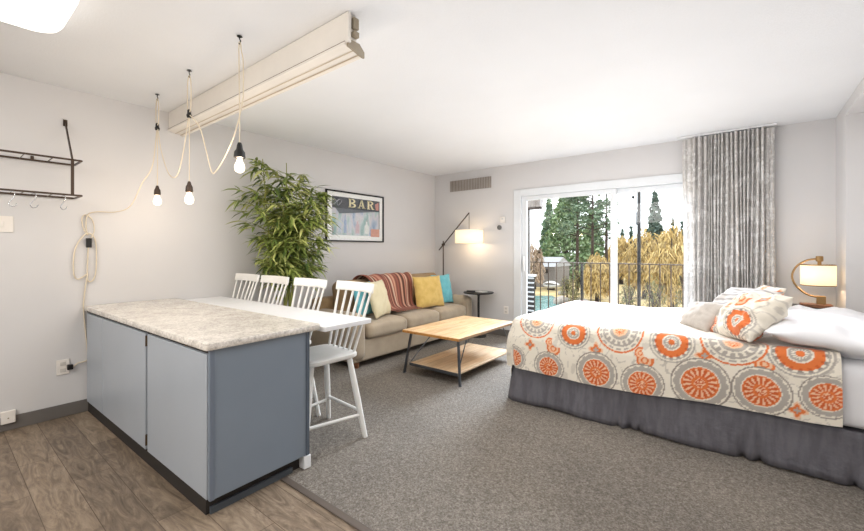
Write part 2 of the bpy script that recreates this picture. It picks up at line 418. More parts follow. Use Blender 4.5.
# ================================================================== STOOLS
def make_stool():
    r = thing('bar_stool', '', 'stool')
    def seat_fn(k):
        w0, w1, y0, y1 = .195, .205, -.185, .205
        pts = rrect(-w1, w1, y0, y1, .06, 5); return [(x * (1 - .08 * (y - y0) / (y1 - y0)) * k, y * k) for x, y in pts]
    stack([(seat_fn(.95), .553), (seat_fn(1), .562), (seat_fn(1), .582), (seat_fn(.96), .588), (seat_fn(.6), .582)]).build('seat', 'stool', r, smooth=True, auto=50)
    feet = {}
    for sx in (-1, 1):
        for sy in (-1, 1):
            a = Vector((sx * (.145 if sy > 0 else .115), sy * .135 + .01, .553)); b = Vector((sx * (.228 if sy > 0 else .155), sy * (.215 if sy > 0 else .20) + .005, .005)); feet[(sx, sy)] = (a, b)
            MB().tube([a, a.lerp(b, .5), b], [.019, .021, .016], 10).build('leg', 'stool', r, smooth=True, auto=50)
    P = lambda k, z: feet[k][0].lerp(feet[k][1], (.553 - z) / .548)
    for k1, k2, z in (((-1, -1), (-1, 1), .16), ((1, -1), (1, 1), .16), ((-1, 1), (1, 1), .185), ((-1, -1), (1, -1), .22)):
        MB().tube([P(k1, z), P(k2, z)], .0115, 8).build('stretcher', 'stool', r, smooth=True, auto=50)
    # curved crest rail
    def crest(u, v):
        x = -.222 + .444 * u; return Vector((x, .283 + .03 * (1 - (x / .222) ** 2) + .012 * v, .985 + .068 * v))
    MB().grid(crest, 14, 2).build('crest_rail', 'stool', r, smooth=True, solid=.02, bevel=.004)
    for i in range(6):
        q = -1 + 2 * i / 5; x = .198 * q
        a = Vector((q * .155, .178, .583)); b = Vector((x, .283 + .03 * (1 - (x / .222) ** 2) + .001, .99))
        MB().tube([a, a.lerp(b, .5), b], [.0095, .0105, .0085], 8).build('spindle', 'stool', r, smooth=True, auto=50)
    return r
st = make_stool()
stool_lab = ['white spindle-back stool at the table end against left wall', 'white spindle-back stool in front of the bamboo, second from left wall',
             'white spindle-back stool, third from left wall, between bamboo and sofa', 'white spindle-back stool at free end of table, seat and legs in view']
for i, (x, rz) in enumerate(((.285, 0), (.785, 0), (1.32, -1), (1.852, -5))):
    o = st if i == 0 else copy_tree(st)
    o.location = (x, 1.668, 0); o.rotation_euler = (0, 0, R(rz)); tag(o, stool_lab[i], 'stool', 'white stools along the bar table')

# ================================================================== SOFA
t = thing('sofa', 'three-seat taupe fabric sofa along the left wall', 'sofa', (.5, 3.93, 0))
SX0, SX1, SY0, SY1 = .05, .90, 2.80, 5.17
def puff(x0, x1, y0, y1, z0, z1, r, bulge=0, n=10, axis='z'):
    """rounded cushion block: superellipsoid-ish box with soft faces"""
    m = bmesh.new(); bmesh.ops.create_cube(m, size=2); bmesh.ops.subdivide_edges(m, edges=m.edges[:], cuts=n, use_grid_fill=True)
    c = Vector(((x0 + x1) / 2, (y0 + y1) / 2, (z0 + z1) / 2)); h = Vector(((x1 - x0) / 2, (y1 - y0) / 2, (z1 - z0) / 2))
    out = MB(); idx = {}
    for i, v in enumerate(m.verts):
        p = Vector((v.co.x * h.x, v.co.y * h.y, v.co.z * h.z))
        q = Vector([max(-h[k] + r, min(h[k] - r, p[k])) for k in range(3)])
        dlt = p - q
        if dlt.length > 1e-9: p = q + dlt.normalized() * min(r, dlt.length if dlt.length < r else r)
        u = v.co
        if bulge:
            k = 'xyz'.index(axis); a, b_ = [j for j in range(3) if j != k]
            p[k] += bulge * u[k] * (1 - u[a] ** 2) * (1 - u[b_] ** 2)
        out.v.append(tuple(c + p)); idx[v] = i
    out.f = [tuple(idx[v] for v in f.verts) for f in m.faces]; m.free(); return out
MB().box(SX0 + .02, SX1 - .03, SY0 + .02, SY1 - .02, .07, .30).build('base', 'sofa', t, bevel=.02)
MB().box(SX0, SX0 + .2, SY0 + .05, SY1 - .05, .3, .72).build('back_frame', 'sofa_back', t, bevel=.05, seg=4)
for y0, y1 in ((SY0, SY0 + .2), (SY1 - .2, SY1)):
    puff(SX0 + .01, SX1, y0, y1, .072, .60, .085, .01, 10, 'y').build('arm', 'sofa', t, smooth=True)
w = (SY1 - SY0 - .41) / 3
for i in range(3):
    y0 = SY0 + .205 + i * w
    puff(SX0 + .21, SX1 + .02, y0 + .003, y0 + w - .003, .302, .475, .06, .025).build('seat_cushion', 'sofa', t, smooth=True)
bc = []
for i in range(3):
    y0 = SY0 + .205 + i * w
    o = puff(-.10, .10, -w / 2 + .004, w / 2 - .004, -.22, .22, .085, .03, 10, 'x')
    rot = Matrix.Rotation(R(-10), 3, 'Y'); cc = Vector((.325, y0 + w / 2, .70 + (.02 if i == 2 else 0)))
    o.v = [tuple(cc + rot @ Vector(p)) for p in o.v]
    o.build('back_cushion', 'sofa_back', t, smooth=True)
for x in (SX0 + .08, SX1 - .08):
    for y in (SY0 + .1, SY1 - .1):
        MB().lathe([(.028, .005), (.034, .075)], (x, y, 0), 12).build('foot', 'walnut', t)

# ---- cushions
def pillow(name, label, cat, m, c, w, h, th, rot, group=None, pinch=.12, seed=0, pattern=None, n=26, wrinkle=.006, loc_drop=True):
    c = Vector(c); rm = rot.to_matrix() if isinstance(rot, Euler) else rot
    mb = MB(); k = n + 1
    def pt(u, v, side):
        sx = 1 - pinch * (1 - v * v) * abs(u) ** 1.5 * .5; sy = 1 - pinch * (1 - u * u) * abs(v) ** 1.5 * .5
        tt = th / 2 * max(0, (1 - abs(u) ** 2.6)) ** .55 * max(0, (1 - abs(v) ** 2.6)) ** .55
        p = Vector((u * w / 2 * sx, v * h / 2 * sy, side * tt))
        nz = noise.noise(Vector((u * 2.2 + seed * 3.1, v * 2.2, side + seed))) + .5 * noise.noise(Vector((u * 5 + seed, v * 5, side * 2)))
        p.z += nz * wrinkle * (side if tt > .004 else 0) * 2
        p.x += noise.noise(Vector((v * 2 + seed, u, 7))) * .008; p.y += noise.noise(Vector((u * 2, v + seed, 3))) * .008
        return p
    vs = []; idx = {}
    for side in (1, -1):
        for j in range(k):
            for i in range(k):
                u = -1 + 2 * i / n; v = -1 + 2 * j / n
                edge = i in (0, n) or j in (0, n)
                if side == -1 and edge: idx[(side, i, j)] = idx[(1, i, j)]; continue
                idx[(side, i, j)] = len(vs); vs.append(c + rm @ pt(u, v, side))
    fs = []
    for side in (1, -1):
        for j in range(n):
            for i in range(n):
                q = [idx[(side, i, j)], idx[(side, i + 1, j)], idx[(side, i + 1, j + 1)], idx[(side, i, j + 1)]]
                fs.append(tuple(q if side == 1 else q[::-1]))
    mb.v = [tuple(p) for p in vs]; mb.f = fs
    low = min(p.z for p in vs)
    o = mb.build(name, m, smooth=True, loc=(c.x, c.y, low))
    if pattern:
        cols = np.ones((len(vs), 4), np.float32)
        for (side, i, j), q in idx.items():
            cols[q, :3] = pattern((-1 + 2 * i / n) * w / 2, (-1 + 2 * j / n) * h / 2)
        a = o.data.color_attributes.new('pattern', 'FLOAT_COLOR', 'POINT'); a.data.foreach_set('color', cols.ravel())
    return tag(o, label, cat, group)

def lean(yaw, tilt, roll=0):
    """cushion standing on its lower edge: face normal points to yaw (deg about z, 0 = +x), tipped back by tilt"""
    n = Vector((math.cos(R(yaw)) * math.cos(R(tilt)), math.sin(R(yaw)) * math.cos(R(tilt)), math.sin(R(tilt))))
    x = Vector((-math.sin(R(yaw)), math.cos(R(yaw)), 0)); y = n.cross(x)
    m = Matrix((x, y, n)).transposed(); return m @ Matrix.Rotation(R(roll), 3, 'Z')
pillow('throw_pillow', 'square mustard yellow cushion leaning beside the striped throw', 'cushion', 'yellow', (.675, 4.345, .708), .53, .45, .15, lean(-8, 13), seed=1)
pillow('throw_pillow', 'turquoise cushion tucked behind the yellow one at far sofa arm', 'cushion', 'aqua', (.60, 4.765, .708), .41, .44, .10, lean(-6, 12), seed=2)
pillow('throw_pillow', 'cream cushion leaning on the near end of the sofa', 'cushion', 'cream', (.70, 3.36, .71), .44, .44, .14, lean(22, 16), seed=3)
pillow('throw_pillow', 'turquoise cushion seen through the stool back at near sofa arm', 'cushion', 'aqua', (.59, 3.22, .71), .38, .40, .10, lean(14, 12), seed=4)

# ---- striped throw
def throw_mat():
    m, nt, b = node_mat('striped_throw')
    a = nt.nodes.new('ShaderNodeAttribute'); a.attribute_name = 'pattern'
    nt.links.new(a.outputs['Color'], b.inputs['Base Color']); b.inputs['Roughness'].default_value = .95
    bump(nt, b, noise_tex(nt, coords(nt), 160, 3), .4); return m
def make_throw():
    prof = smooth_curve([(.235, .80), (.25, .90), (.32, .958), (.40, .95), (.462, .885), (.492, .78), (.515, .66), (.545, .555), (.60, .515), (.68, .508)], 5)
    prof = [(p.x, p.y) for p in [Vector((a, b, 0)) for a, b in [(q[0], q[1]) for q in prof]]]
    nu, nv = len(prof) - 1, 70
    mb = MB(); cols = []
    stripes = [(152, 92, 74), (98, 62, 52), (206, 158, 132), (166, 104, 86), (112, 70, 60), (216, 188, 164), (156, 96, 80), (128, 80, 68), (196, 142, 120)]
    for i in range(nu + 1):
        s = i / nu; x, z = prof[i]
        for j in range(nv + 1):
            q = j / nv
            ya, yb = 3.30 + .34 * s ** 1.2, 4.30 - .22 * s ** 1.5
            y = ya + (yb - ya) * q
            fold = math.sin(q * 26 + s * 2.5) * .012 + math.sin(q * 11 - s * 2) * .012
            sag = -.05 * max(0, math.sin(q * PI * 3)) ** 2 * (1 if s < .5 else 0) * math.sin(min(1, s * 2) * PI)
            mb.v.append((x + (fold + .012) * (.4 + .8 * s), y, z + .012 + (fold * .4 if s < .5 else .006 + fold * .3) + sag * .25))
            k = int(q * 30); c = stripes[(k * 7 + k // 3) % len(stripes)]
            if s > .9: c = (150, 98, 82)
            cols.append(lin(c))
    w_ = nv + 1
    mb.f = [(i * w_ + j, i * w_ + j + 1, (i + 1) * w_ + j + 1, (i + 1) * w_ + j) for i in range(nu) for j in range(nv)]
    t = thing('throw_blanket', 'rust and cream striped throw draped over the sofa back', 'blanket', (.45, 3.85, .5))
    o = mb.build('blanket', throw_mat(), t, smooth=True, solid=.006)
    a = o.data.color_attributes.new('pattern', 'FLOAT_COLOR', 'POINT'); a.data.foreach_set('color', np.array(cols, np.float32).ravel())
    fr = MB()
    for j in range(0, nv + 1, 2):
        p = Vector(mb.v[nu * w_ + j]); fr.tube([p, p + Vector((.03, random.uniform(-.01, .01), -.003)), p + Vector((.065, random.uniform(-.015, .015), -.006))], .004, 5)
    fr.build('fringe', mat('throw_fringe', (150, 104, 88), .95), t, smooth=True)
make_throw()

# ================================================================== COFFEE TABLE
t = thing('coffee_table', 'honey oak coffee table with dark metal legs and lower shelf', 'coffee table', (1.67, 3.7, 0))
TX0, TX1, TY0, TY1 = 1.305, 2.03, 3.11, 4.27
MB().box(TX0, TX1, TY0, TY1, .422, .450).build('tabletop', 'oak', t, bevel=.004)
MB().box(TX0 + .006, TX1 - .006, TY0 - .004, TY0 + .001, .424, .448).build('end_band', 'rim_oak', t, bevel=.001)
MB().box(TX0 + .10, TX1 - .02, TY0 + .01, TY1 - .03, .10, .118).build('shelf', 'shelfwood', t, bevel=.003)
MB().box(TX0 + .10, TX1 - .02, TY0 + .0, TY0 + .008, .092, .12).build('shelf_rail', 'steel', t)
MB().box(TX0 + .10, TX1 - .02, TY1 - .028, TY1 - .02, .092, .12).build('shelf_rail', 'steel', t)
for x, xt in ((TX0 + .03, TX0 + .10), (TX1 + .01, TX1 - .03)):
    for y, dy in ((TY0 + .0, .03), (TY1 - .0, -.03)):
        g = MB().bar((x, y, .006), (xt, y + dy, .421), .02, .02)
        g.lathe([(.018, .005), (.018, .012)], (x, y, 0), 12)
        g.build('leg', 'steel', t)
        MB().tube([(xt - (.0 if x < 1.6 else .0), y + dy, .13), (xt + (.15 if x < 1.6 else -.02), y + dy * 7, .42)], .006, 6).build('brace', 'steel', t)

# ================================================================== SIDE TABLE
t = thing('side_table', 'small round black pedestal side table past the sofa arm', 'side table', (1.03, 5.09, 0))
MB().lathe([(.20, .643), (.222, .648), (.225, .656), (.225, .664), (.222, .666)], (1.03, 5.09, 0), 40).build('tabletop', 'black', t, smooth=True, auto=40)
MB().lathe([(.02, .02), (.017, .05), (.017, .6), (.03, .642)], (1.03, 5.09, 0), 16).build('stem', 'black', t, smooth=True, auto=50)
MB().lathe([(.115, .005), (.115, .012), (.03, .022)], (1.03, 5.09, 0), 32).build('base', 'black', t, smooth=True, auto=40)
g = MB().obox((.955, 5.0, .681), (.13, .045, .022), Matrix.Rotation(R(25), 3, 'Z'))
tag(g.build('remote_control', mat('remote_black', (38, 36, 36), .45), bevel=.005, loc=(.955, 5.0, .668)), 'black remote control on the round side table', 'remote control')
g = MB().obox((1.09, 5.06, .675), (.16, .11, .012), Matrix.Rotation(R(-12), 3, 'Z'))
tag(g.build('leaflet', mat('leaflet_paper', (206, 204, 200), .6), bevel=.002, loc=(1.09, 5.06, .668)), 'pale folded leaflet lying on the round side table', 'leaflet')

# ================================================================== FLOOR LAMP
LX, LY = .246, 5.265
t = thing('floor_lamp', 'slim metal floor lamp with angled arm and hanging drum shade', 'floor lamp', (LX, LY, 0))
MB().lathe([(.08, .005), (.08, .02), (.02, .03)], (LX, LY, 0), 28).build('base', 'bronze', t, smooth=True, auto=40)
MB().tube([(LX, LY, .025), (LX, LY, 1.44)], .010, 10).build('pole', 'bronze', t, smooth=True, auto=50)
A0, A1 = Vector((.15, LY + .012, 1.29)), Vector((.83, 5.14, 1.86))
MB().tube([A0, A1], .009, 8).build('arm', 'bronze', t, smooth=True, auto=50)
MB().tube([(LX, LY - .022, 1.38), (LX, LY + .022, 1.38)], .02, 14).build('joint', 'bronze', t, smooth=True, auto=50)
MB().tube([A1, (.83, 5.14, 1.60)], .004, 6).build('cord', 'bronze', t)
sc = (.83, 5.14, 0)
sh = MB().lathe([(.212, 1.395), (.212, 1.595)], sc, 40, cap=False).build('shade', shade_mat('drum_shade', (250, 240, 220), .42, (255, 238, 212)), t, smooth=True, solid=.003)
MB().lathe([(.213, 1.591), (.2145, 1.591), (.2145, 1.598), (.213, 1.598)], sc, 40, cap=False).build('trim_ring', 'white', sh, smooth=True)
sp = MB()
for a in (0, 120, 240): sp.tube([(sc[0], sc[1], 1.585), (sc[0] + .21 * math.cos(R(a)), sc[1] + .21 * math.sin(R(a)), 1.585)], .003, 5)
sp.tube([(sc[0], sc[1] , 1.60), (sc[0], sc[1], 1.53)], .014, 10).build('spider', 'bronze', sh)
MB().lathe([(.008, 1.525), (.03, 1.49), (.03, 1.46), (.012, 1.435)], sc, 14).build('bulb', emis('lamp_bulb', (255, 226, 180), 4), t, smooth=True)
point_light('floor_lamp_light', (sc[0], sc[1], 1.42), 4.5, (255, 224, 186), .03)

# ================================================================== POSTER
t = thing('framed_poster', 'black framed bar poster with white mat on left wall', 'picture', (0, 3.61, 1.40))
PY0, PY1, PZ0, PZ1 = 3.10, 4.115, 1.40, 2.06
MB().box(.003, .028, PY0, PY1, PZ1 - .018, PZ1).box(.003, .028, PY0, PY1, PZ0, PZ0 + .018).box(.003, .028, PY0, PY0 + .018, PZ0 + .018, PZ1 - .018).box(.003, .028, PY1 - .018, PY1, PZ0 + .018, PZ1 - .018).build('frame', 'black', t, bevel=.002)
MB().box(.004, .010, PY0 + .018, PY1 - .018, PZ0 + .018, PZ1 - .018).build('mat_board', mat('mat_board', (252, 249, 246), .7), t)
def poster_mat():
    m, nt, b = node_mat('poster_print')
    n = noise_tex(nt, coords(nt, (1, 2.6, .9)), 3.2, 3, .5)
    nt.links.new(ramp(nt, n, [(.30, (120, 140, 176)), (.40, (176, 188, 206)), (.48, (214, 206, 210)), (.56, (186, 200, 200)), (.66, (150, 180, 178)), (.78, (196, 176, 176))]), b.inputs['Base Color'])
    b.inputs['Roughness'].default_value = .6; return m
QY0, QY1, QZ0, QZ1 = PY0 + .10, PY1 - .075, PZ0 + .085, PZ1 - .075
MB().box(.0102, .0112, QY0, QY1, QZ0, QZ1).build('print', poster_mat(), t)
MB().box(.0113, .0118, QY0, QY1, QZ1 - .15, QZ1).build('print_header', mat('print_header', (92, 92, 98), .6, c2=(72, 74, 80), scale=12), t)
MB().prism([(QY0 + .12, QZ1 - .22), (QY1 - .02, QZ1 - .15), (QY0 + .05, QZ1 - .15)], lambda a, b, k: (.0113 + k, a, b), .0005).build('print_awning', mat('print_awning', (112, 116, 124), .6), t)
MB().box(.0113, .0118, QY1 - .015, QY1, QZ0 + .10, QZ1 - .15).build('print_edge', mat('print_edge', (110, 108, 110), .6), t)
MB().box(.0113, .0118, QY1 - .17, QY1 - .005, QZ0 - .01, QZ0 + .10).build('print_panel', mat('print_panel', (222, 166, 146), .6, scale=30, c2=(206, 150, 132)), t)
for yy, ww, hh, cc in ((.10, .05, .22, (196, 204, 216)), (.19, .045, .27, (160, 176, 204)), (.27, .05, .24, (206, 210, 218)), (.39, .07, .2, (208, 182, 188)), (.55, .08, .2, (226, 226, 222))):
    y0 = QY0 + yy
    MB().prism([(y0, QZ0 + .03), (y0 + ww, QZ0 + .03), (y0 + ww, QZ0 + hh * .7), (y0 + ww * .68, QZ0 + hh * .8), (y0 + ww * .68, QZ0 + hh), (y0 + ww * .32, QZ0 + hh), (y0 + ww * .32, QZ0 + hh * .8), (y0, QZ0 + hh * .7)],
               lambda a, b, k: (.0113 + k, a, b), .0005).build('print_shape', mat('print_shape', cc, .6, scale=20), t)
def letter(ch, y, z, h, w):
    """slab-serif capitals as flat strokes, in the wall plane (a = along y, b = up)"""
    m = MB(); s = w * .26; f = lambda a, b, k: (.0119 + k, y + a, z + b); T = .0006
    rect = lambda a0, a1, b0, b1: m.prism([(a0, b0), (a1, b0), (a1, b1), (a0, b1)], f, T)
    quad = lambda *p: m.prism(list(p), f, T)
    if ch in 'BR':
        rect(.06 * w, .06 * w + s, 0, h); rect(0, .45 * w, 0, .09 * h); rect(0, .45 * w, .91 * h, h)
        def bowl(cy, rh, ow):
            n = 10
            for i in range(n):
                a0, a1 = R(-90 + 180 * i / n), R(-90 + 180 * (i + 1) / n)
                o = lambda a, k: (.42 * w + (ow - .42 * w) * k[0] * math.cos(a), cy + rh * k[1] * math.sin(a))
                quad(o(a0, (.5, .55)), o(a0, (1, 1)), o(a1, (1, 1)), o(a1, (.5, .55)))
            rect(.3 * w, .43 * w, cy + rh * .62, cy + rh); rect(.3 * w, .43 * w, cy - rh, cy - rh * .62)
        bowl(.745 * h, .255 * h, .9 * w)
        if ch == 'B': bowl(.26 * h, .26 * h, w)
        else:
            quad((.42 * w, .5 * h), (.66 * w, .5 * h), (.98 * w, 0), (.70 * w, 0)); rect(.66 * w, 1.05 * w, 0, .08 * h)
    if ch == 'A':
        quad((.04 * w, 0), (.18 * w, 0), (.55 * w, h), (.42 * w, h)); quad((.64 * w, 0), (.94 * w, 0), (.6 * w, h), (.38 * w, h))
        rect(.2 * w, .75 * w, .26 * h, .36 * h); rect(-.05 * w, .3 * w, 0, .08 * h); rect(.55 * w, 1.05 * w, 0, .08 * h)
    return m
cream_ink = mat('cream_ink', (236, 222, 182), .6); red_ink = mat('rose_ink', (206, 148, 138), .6)
for i, ch in enumerate('BAR'):
    letter(ch, QY0 + .27 + i * .165, QZ1 - .128, .118, .13).build('lettering', cream_ink, t)
MB().prism([(QY0 + .765, QZ1 - .13), (QY0 + .82, QZ1 - .13), (QY0 + .82, QZ1 - .015), (QY0 + .75, QZ1 - .05)], lambda a, b, k: (.0119 + k, a, b), .0005).build('print_flag', red_ink, t)
sq = MB()
for k in range(3):
    sq.tube([(.0122, QY0 + .03 + .045 * k + .04 * math.cos(a / 8 * 5) , QZ1 - .075 + .04 * math.sin(a / 8 * 6 + k)) for a in range(9)], .0025, 4)
sq.build('script_flourish', mat('pale_ink', (196, 196, 204), .6), t)
MB().box(.0235, .0245, PY0 + .018, PY1 - .018, PZ0 + .018, PZ1 - .018).build('glazing', glass_mat('picture_glass', gloss=.012), t)

# ================================================================== VENT, THERMOSTAT, OUTLETS
t = thing('air_vent', 'rectangular louvred air vent high on the back wall', 'vent', (.71, YB, 2.23))
MB().box(.30, 1.125, YB - .012, YB - .002, 2.225, 2.44).build('frame', 'wall', t, bevel=.003)
MB().box(.325, 1.10, YB - .016, YB - .0125, 2.245, 2.42).build('backing', mat('vent_dark', (124, 116, 108), .7, c2=(168, 160, 152), scale=2), t)
sl = MB()
for i in range(26):
    x = .335 + i * .0295; sl.bar((x, YB - .02, 2.247), (x, YB - .02, 2.418), .014, .006)
sl.build('louvres', mat('vent_louvre', (184, 176, 168), .6), t)
t = thing('thermostat', 'small white thermostat box on the back wall by the door', 'thermostat', (1.295, YB, 1.70))
MB().box(1.255, 1.335, YB - .022, YB - .002, 1.70, 1.79).build('housing', 'plate', t, bevel=.005)
MB().box(1.278, 1.312, YB - .0245, YB - .0225, 1.745, 1.77).build('display', mat('thermostat_face', (206, 204, 200), .3), t)
tag(MB().lathe([(.045, 0), (.045, .012), (.03, .02)], (0, 0, 0), 20).build('dial_switch', 'grey_plastic', smooth=True, auto=40, loc=(0, 0, 0)), 'round dark grey dial on the wall below the thermostat', 'dial')
kn = bpy.data.objects['dial_switch']; kn.rotation_euler = (R(90), 0, 0); kn.location = (1.235, YB - .002, 1.63); kn.scale = (.8, .8, 1)

def outlet(name, label, cat, P, ax, w=.075, h=.115, slots=True):
    """wall plate on the left wall (ax = 'x') or back wall (ax = 'y')"""
    g = (lambda a0, a1, b0, b1, d0, d1: MB().box(d0, d1, P[1] + a0, P[1] + a1, P[2] + b0, P[2] + b1)) if ax == 'x' else (lambda a0, a1, b0, b1, d0, d1: MB().box(P[0] + a0, P[0] + a1, YB - d1, YB - d0, P[2] + b0, P[2] + b1))
    t = thing(name, label, cat, P)
    g(-w / 2, w / 2, -h / 2, h / 2, .0015, .008).build('plate', 'plate', t, bevel=.002)
    if slots:
        for zz in (-.025, .025): g(-.017, .017, zz - .014, zz + .014, .0082, .0105).build('socket', mat('socket_face', (206, 200, 192), .4), t, bevel=.002)
    else:
        g(-.012, .012, -.022, .022, .0082, .014).build('toggle', 'plate', t, bevel=.003)
    return t
outlet('wall_outlet', 'white wall outlet with a black plug, left of the island', 'outlet', (0, .655, .385), 'x')
outlet('wall_outlet', 'white outlet on the back wall beside the glass door', 'outlet', (1.345, YB, .393), 'y')
outlet('light_switch', 'white switch plate on the left wall under the hook rack', 'switch', (0, .33, 1.475), 'x', w=.12, h=.115, slots=False)
t = thing('outlet_box', 'small ivory junction box on the left baseboard', 'junction box', (.013, .375, .04))
MB().box(.0135, .035, .325, .40, .055, .145).build('box', 'plate', t, bevel=.005)
MB().lathe([(.006, 0), (.006, .003)], (0, 0, 0), 10)
MB().box(.0355, .038, .358, .366, .09, .098).build('screw', 'beige_dark', t)

# ================================================================== WALL RACK + HOOKS
t = thing('wall_rack', 'bronze two-tier metal shelf rack on the left wall', 'rack', (0, .3, 1.69))
RX = .25; RY0, RY1 = -.45, .72
for z in (1.955, 1.695):
    g = MB().bar((RX, RY0, z), (RX, RY1, z), .010, .013).bar((.012, RY0, z), (.012, RY1, z), .010, .013).bar((.012, RY1, z), (RX, RY1, z), .012, .010).bar((.012, RY0, z), (RX, RY0, z), .012, .010)
    fr = g.build('tier_frame', 'bronze', t)
    for i in range(1, 8): MB().tube([(.012, RY0 + i * .145, z), (RX, RY0 + i * .145, z)], .0035, 6).build('wire', 'bronze', fr)
for y in (.668, -.4):
    MB().bar((.252, y, 1.69), (.252, y, 1.96), .018, .008).build('upright', 'bronze', t)
    g = MB().bar((.252, y, 1.955), (.008, y, 2.275), .02, .008, up=(0, 1, 0)); g.box(.002, .010, y - .012, y + .012, 2.25, 2.30)
    g.build('strut', 'bronze', t)
MB().box(.004, .018, .476, .494, 1.95, 1.985).build('wall_clip', 'bronze', t, bevel=.002)
def s_hook():
    pts = [(0, 0, .012), (.012, 0, .02), (.022, 0, .008), (.018, 0, -.015), (.004, 0, -.04), (-.008, 0, -.062), (.004, 0, -.082), (.022, 0, -.078), (.032, 0, -.06)]
    # the hook hangs in the plane of the rail, turned a little
    return MB().tube([(y, x, z) for x, y, z in smooth_curve(pts, 4)], .0028, 6)
hk = s_hook().build('hanging_hook', 'chrome', smooth=True)
hl = ['thin wire hook nearest the frame edge under the rack', 'thin wire hook in the middle under the rack', 'thin wire hook near the right end of the rack']
for i, y in enumerate((.352, .455, .61)):
    o = hk if i == 0 else copy_tree(hk)
    o.location = (RX, y, 1.664 + .003); o.rotation_euler = (0, 0, R(20 * i - 20)); tag(o, hl[i], 'hook', 'wire hooks hanging from the rack')

# ================================================================== PENDANT LIGHTS + CORD
def glow_glass(name, c, e):
    m = bpy.data.materials.new(name); m.use_nodes = True; nt = m.node_tree; nt.nodes.clear()
    o = nt.nodes.new('ShaderNodeOutputMaterial'); ad = nt.nodes.new('ShaderNodeAddShader'); t = nt.nodes.new('ShaderNodeBsdfTransparent'); em = nt.nodes.new('ShaderNodeEmission')
    em.inputs[0].default_value = lin(c); em.inputs[1].default_value = e
    nt.links.new(t.outputs[0], ad.inputs[0]); nt.links.new(em.outputs[0], ad.inputs[1]); nt.links.new(ad.outputs[0], o.inputs[0]); return m
M['bulb'] = glow_glass('lit_bulb_glass', (255, 240, 212), 1.1)
M['filament'] = emis('filament', (255, 226, 170), 30)
PEN = [((.42, 1.155), 2.285, 1.675, 'bronze'), ((1.09, 1.14), 2.245, 1.635, 'bronze'), ((1.815, 1.14), None, 1.768, 'black')]
plab = ['pendant bulb nearest the left wall on a long ivory cord', 'middle pendant bulb with bronze socket on ivory cord', 'pendant bulb with chunky black socket, hanging beside the bamboo']
for i, ((x, y), clipz, zb, sm) in enumerate(PEN):
    h = thing('ceiling_hook', ['black ceiling hook above the pendant nearest left wall', 'black ceiling hook above the middle pendant', 'black ceiling hook above the black-socket pendant'][i], 'hook', (x, y, H), 'ceiling hooks for the pendant cord')
    MB().lathe([(.016, -.004), (.014, -.001)], (x, y, H - .002), 12).build('plate', 'black', h)
    MB().tube(smooth_curve([(x, y, H - .004), (x, y, H - .022), (x + .012, y, H - .034), (x + .004, y, H - .05), (x - .01, y, H - .042)], 4), .0035, 6).build('hook', 'black', h, smooth=True)
    t = thing('pendant_light', plab[i], 'pendant light', (x, y, H - .05), 'bulbs hanging over the island')
    zs = zb + .085
    k = 1.35 if i == 2 else 1
    top = H - .045
    if clipz:
        MB().tube(smooth_curve([(x + .002, y, clipz), (x - .028, y, clipz + .05), (x - .03, y, top - .06), (x - .008, y, top), (x + .012, y, top), (x + .03, y, top - .06), (x + .028, y, clipz + .05), (x + .004, y, clipz)], 5), .0036, 6).build('cord_loop', 'cord', t, smooth=True)
        MB().lathe([(.006, .03), (.012, .024), (.013, 0), (.018, -.012), (.014, -.028)], (x, y, clipz), 10).build('cord_clip', 'black', t, smooth=True)
        MB().tube(smooth_curve([(x, y, clipz - .02), (x + .004, y, (clipz + zs) / 2), (x, y, zs + .03)], 6), .0036, 6).build('cord', 'cord', t, smooth=True)
    else:
        MB().tube(smooth_curve([(x + .045, y, 2.27), (x + .04, y, 2.40), (x + .02, y, top - .05), (x + .01, y, top), (x - .006, y, top), (x - .008, y, top - .1), (x, y, 2.1), (x, y, zs + .05)], 5), .0036, 6).build('cord', 'cord', t, smooth=True)
    MB().lathe([(.007 * k, .05 * k), (.011 * k, .04 * k), (.014 * k, .028), (.022 * k, .012), (.024 * k, -.02), (.019 * k, -.026)], (x, y, zs), 16).build('socket', sm, t, smooth=True, auto=45)
    b = MB().lathe([(.014, -.027), (.016, -.040), (.026, -.062), (.029, -.080), (.024, -.100), (.010, -.109), (.002, -.110)], (x, y, zs), 18).build('bulb', 'bulb', t, smooth=True)
    fil = MB().tube(smooth_curve([(x - .008, y, zs - .042), (x - .011, y, zs - .080), (x - .003, y, zs - .088), (x + .003, y, zs - .05), (x + .010, y, zs - .085), (x + .008, y, zs - .042)], 4), .003, 6)
    fil.build('filament', 'filament', b, smooth=True)
    point_light('pendant_glow', (x, y, zs - .075), (2.8, 4.5, 5)[i], (255, 230, 200), .03)

t = thing('power_cord', 'ivory cloth cord swagged between pendants and plugged in beside the island', 'cord', (0.006, .78, .4))
c1 = smooth_curve([(.018, .705, .372), (.022, .74, .40), (.018, .795, .41), (.015, .80, .47), (.012, .79, .60), (.012, .775, .83), (.012, .785, .98), (.014, .80, 1.10)], 6)
MB().tube(c1, .005, 6).build('lower_cord', 'cord', t, smooth=True)
c2 = smooth_curve([(.014, .80, 1.10), (.012, .74, 1.06), (.014, .715, 1.12), (.014, .725, 1.30), (.016, .79, 1.42), (.014, .845, 1.38), (.014, .855, 1.2), (.014, .84, 1.06), (.014, .80, 1.05), (.016, .80, 1.22), (.018, .805, 1.34)], 6)
MB().tube(c2, .005, 6).build('coil', 'cord', t, smooth=True)
c3 = smooth_curve([(.018, .805, 1.355), (.014, .84, 1.44), (.014, .83, 1.53), (.014, .79, 1.57), (.014, .765, 1.54), (.014, .775, 1.46), (.016, .80, 1.41), (.014, .79, 1.47), (.014, .80, 1.57), (.02, .86, 1.60), (.05, .97, 1.605), (.10, 1.06, 1.66), (.25, 1.10, 1.84), (.37, 1.135, 1.97), (.413, 1.155, 2.265)], 6)
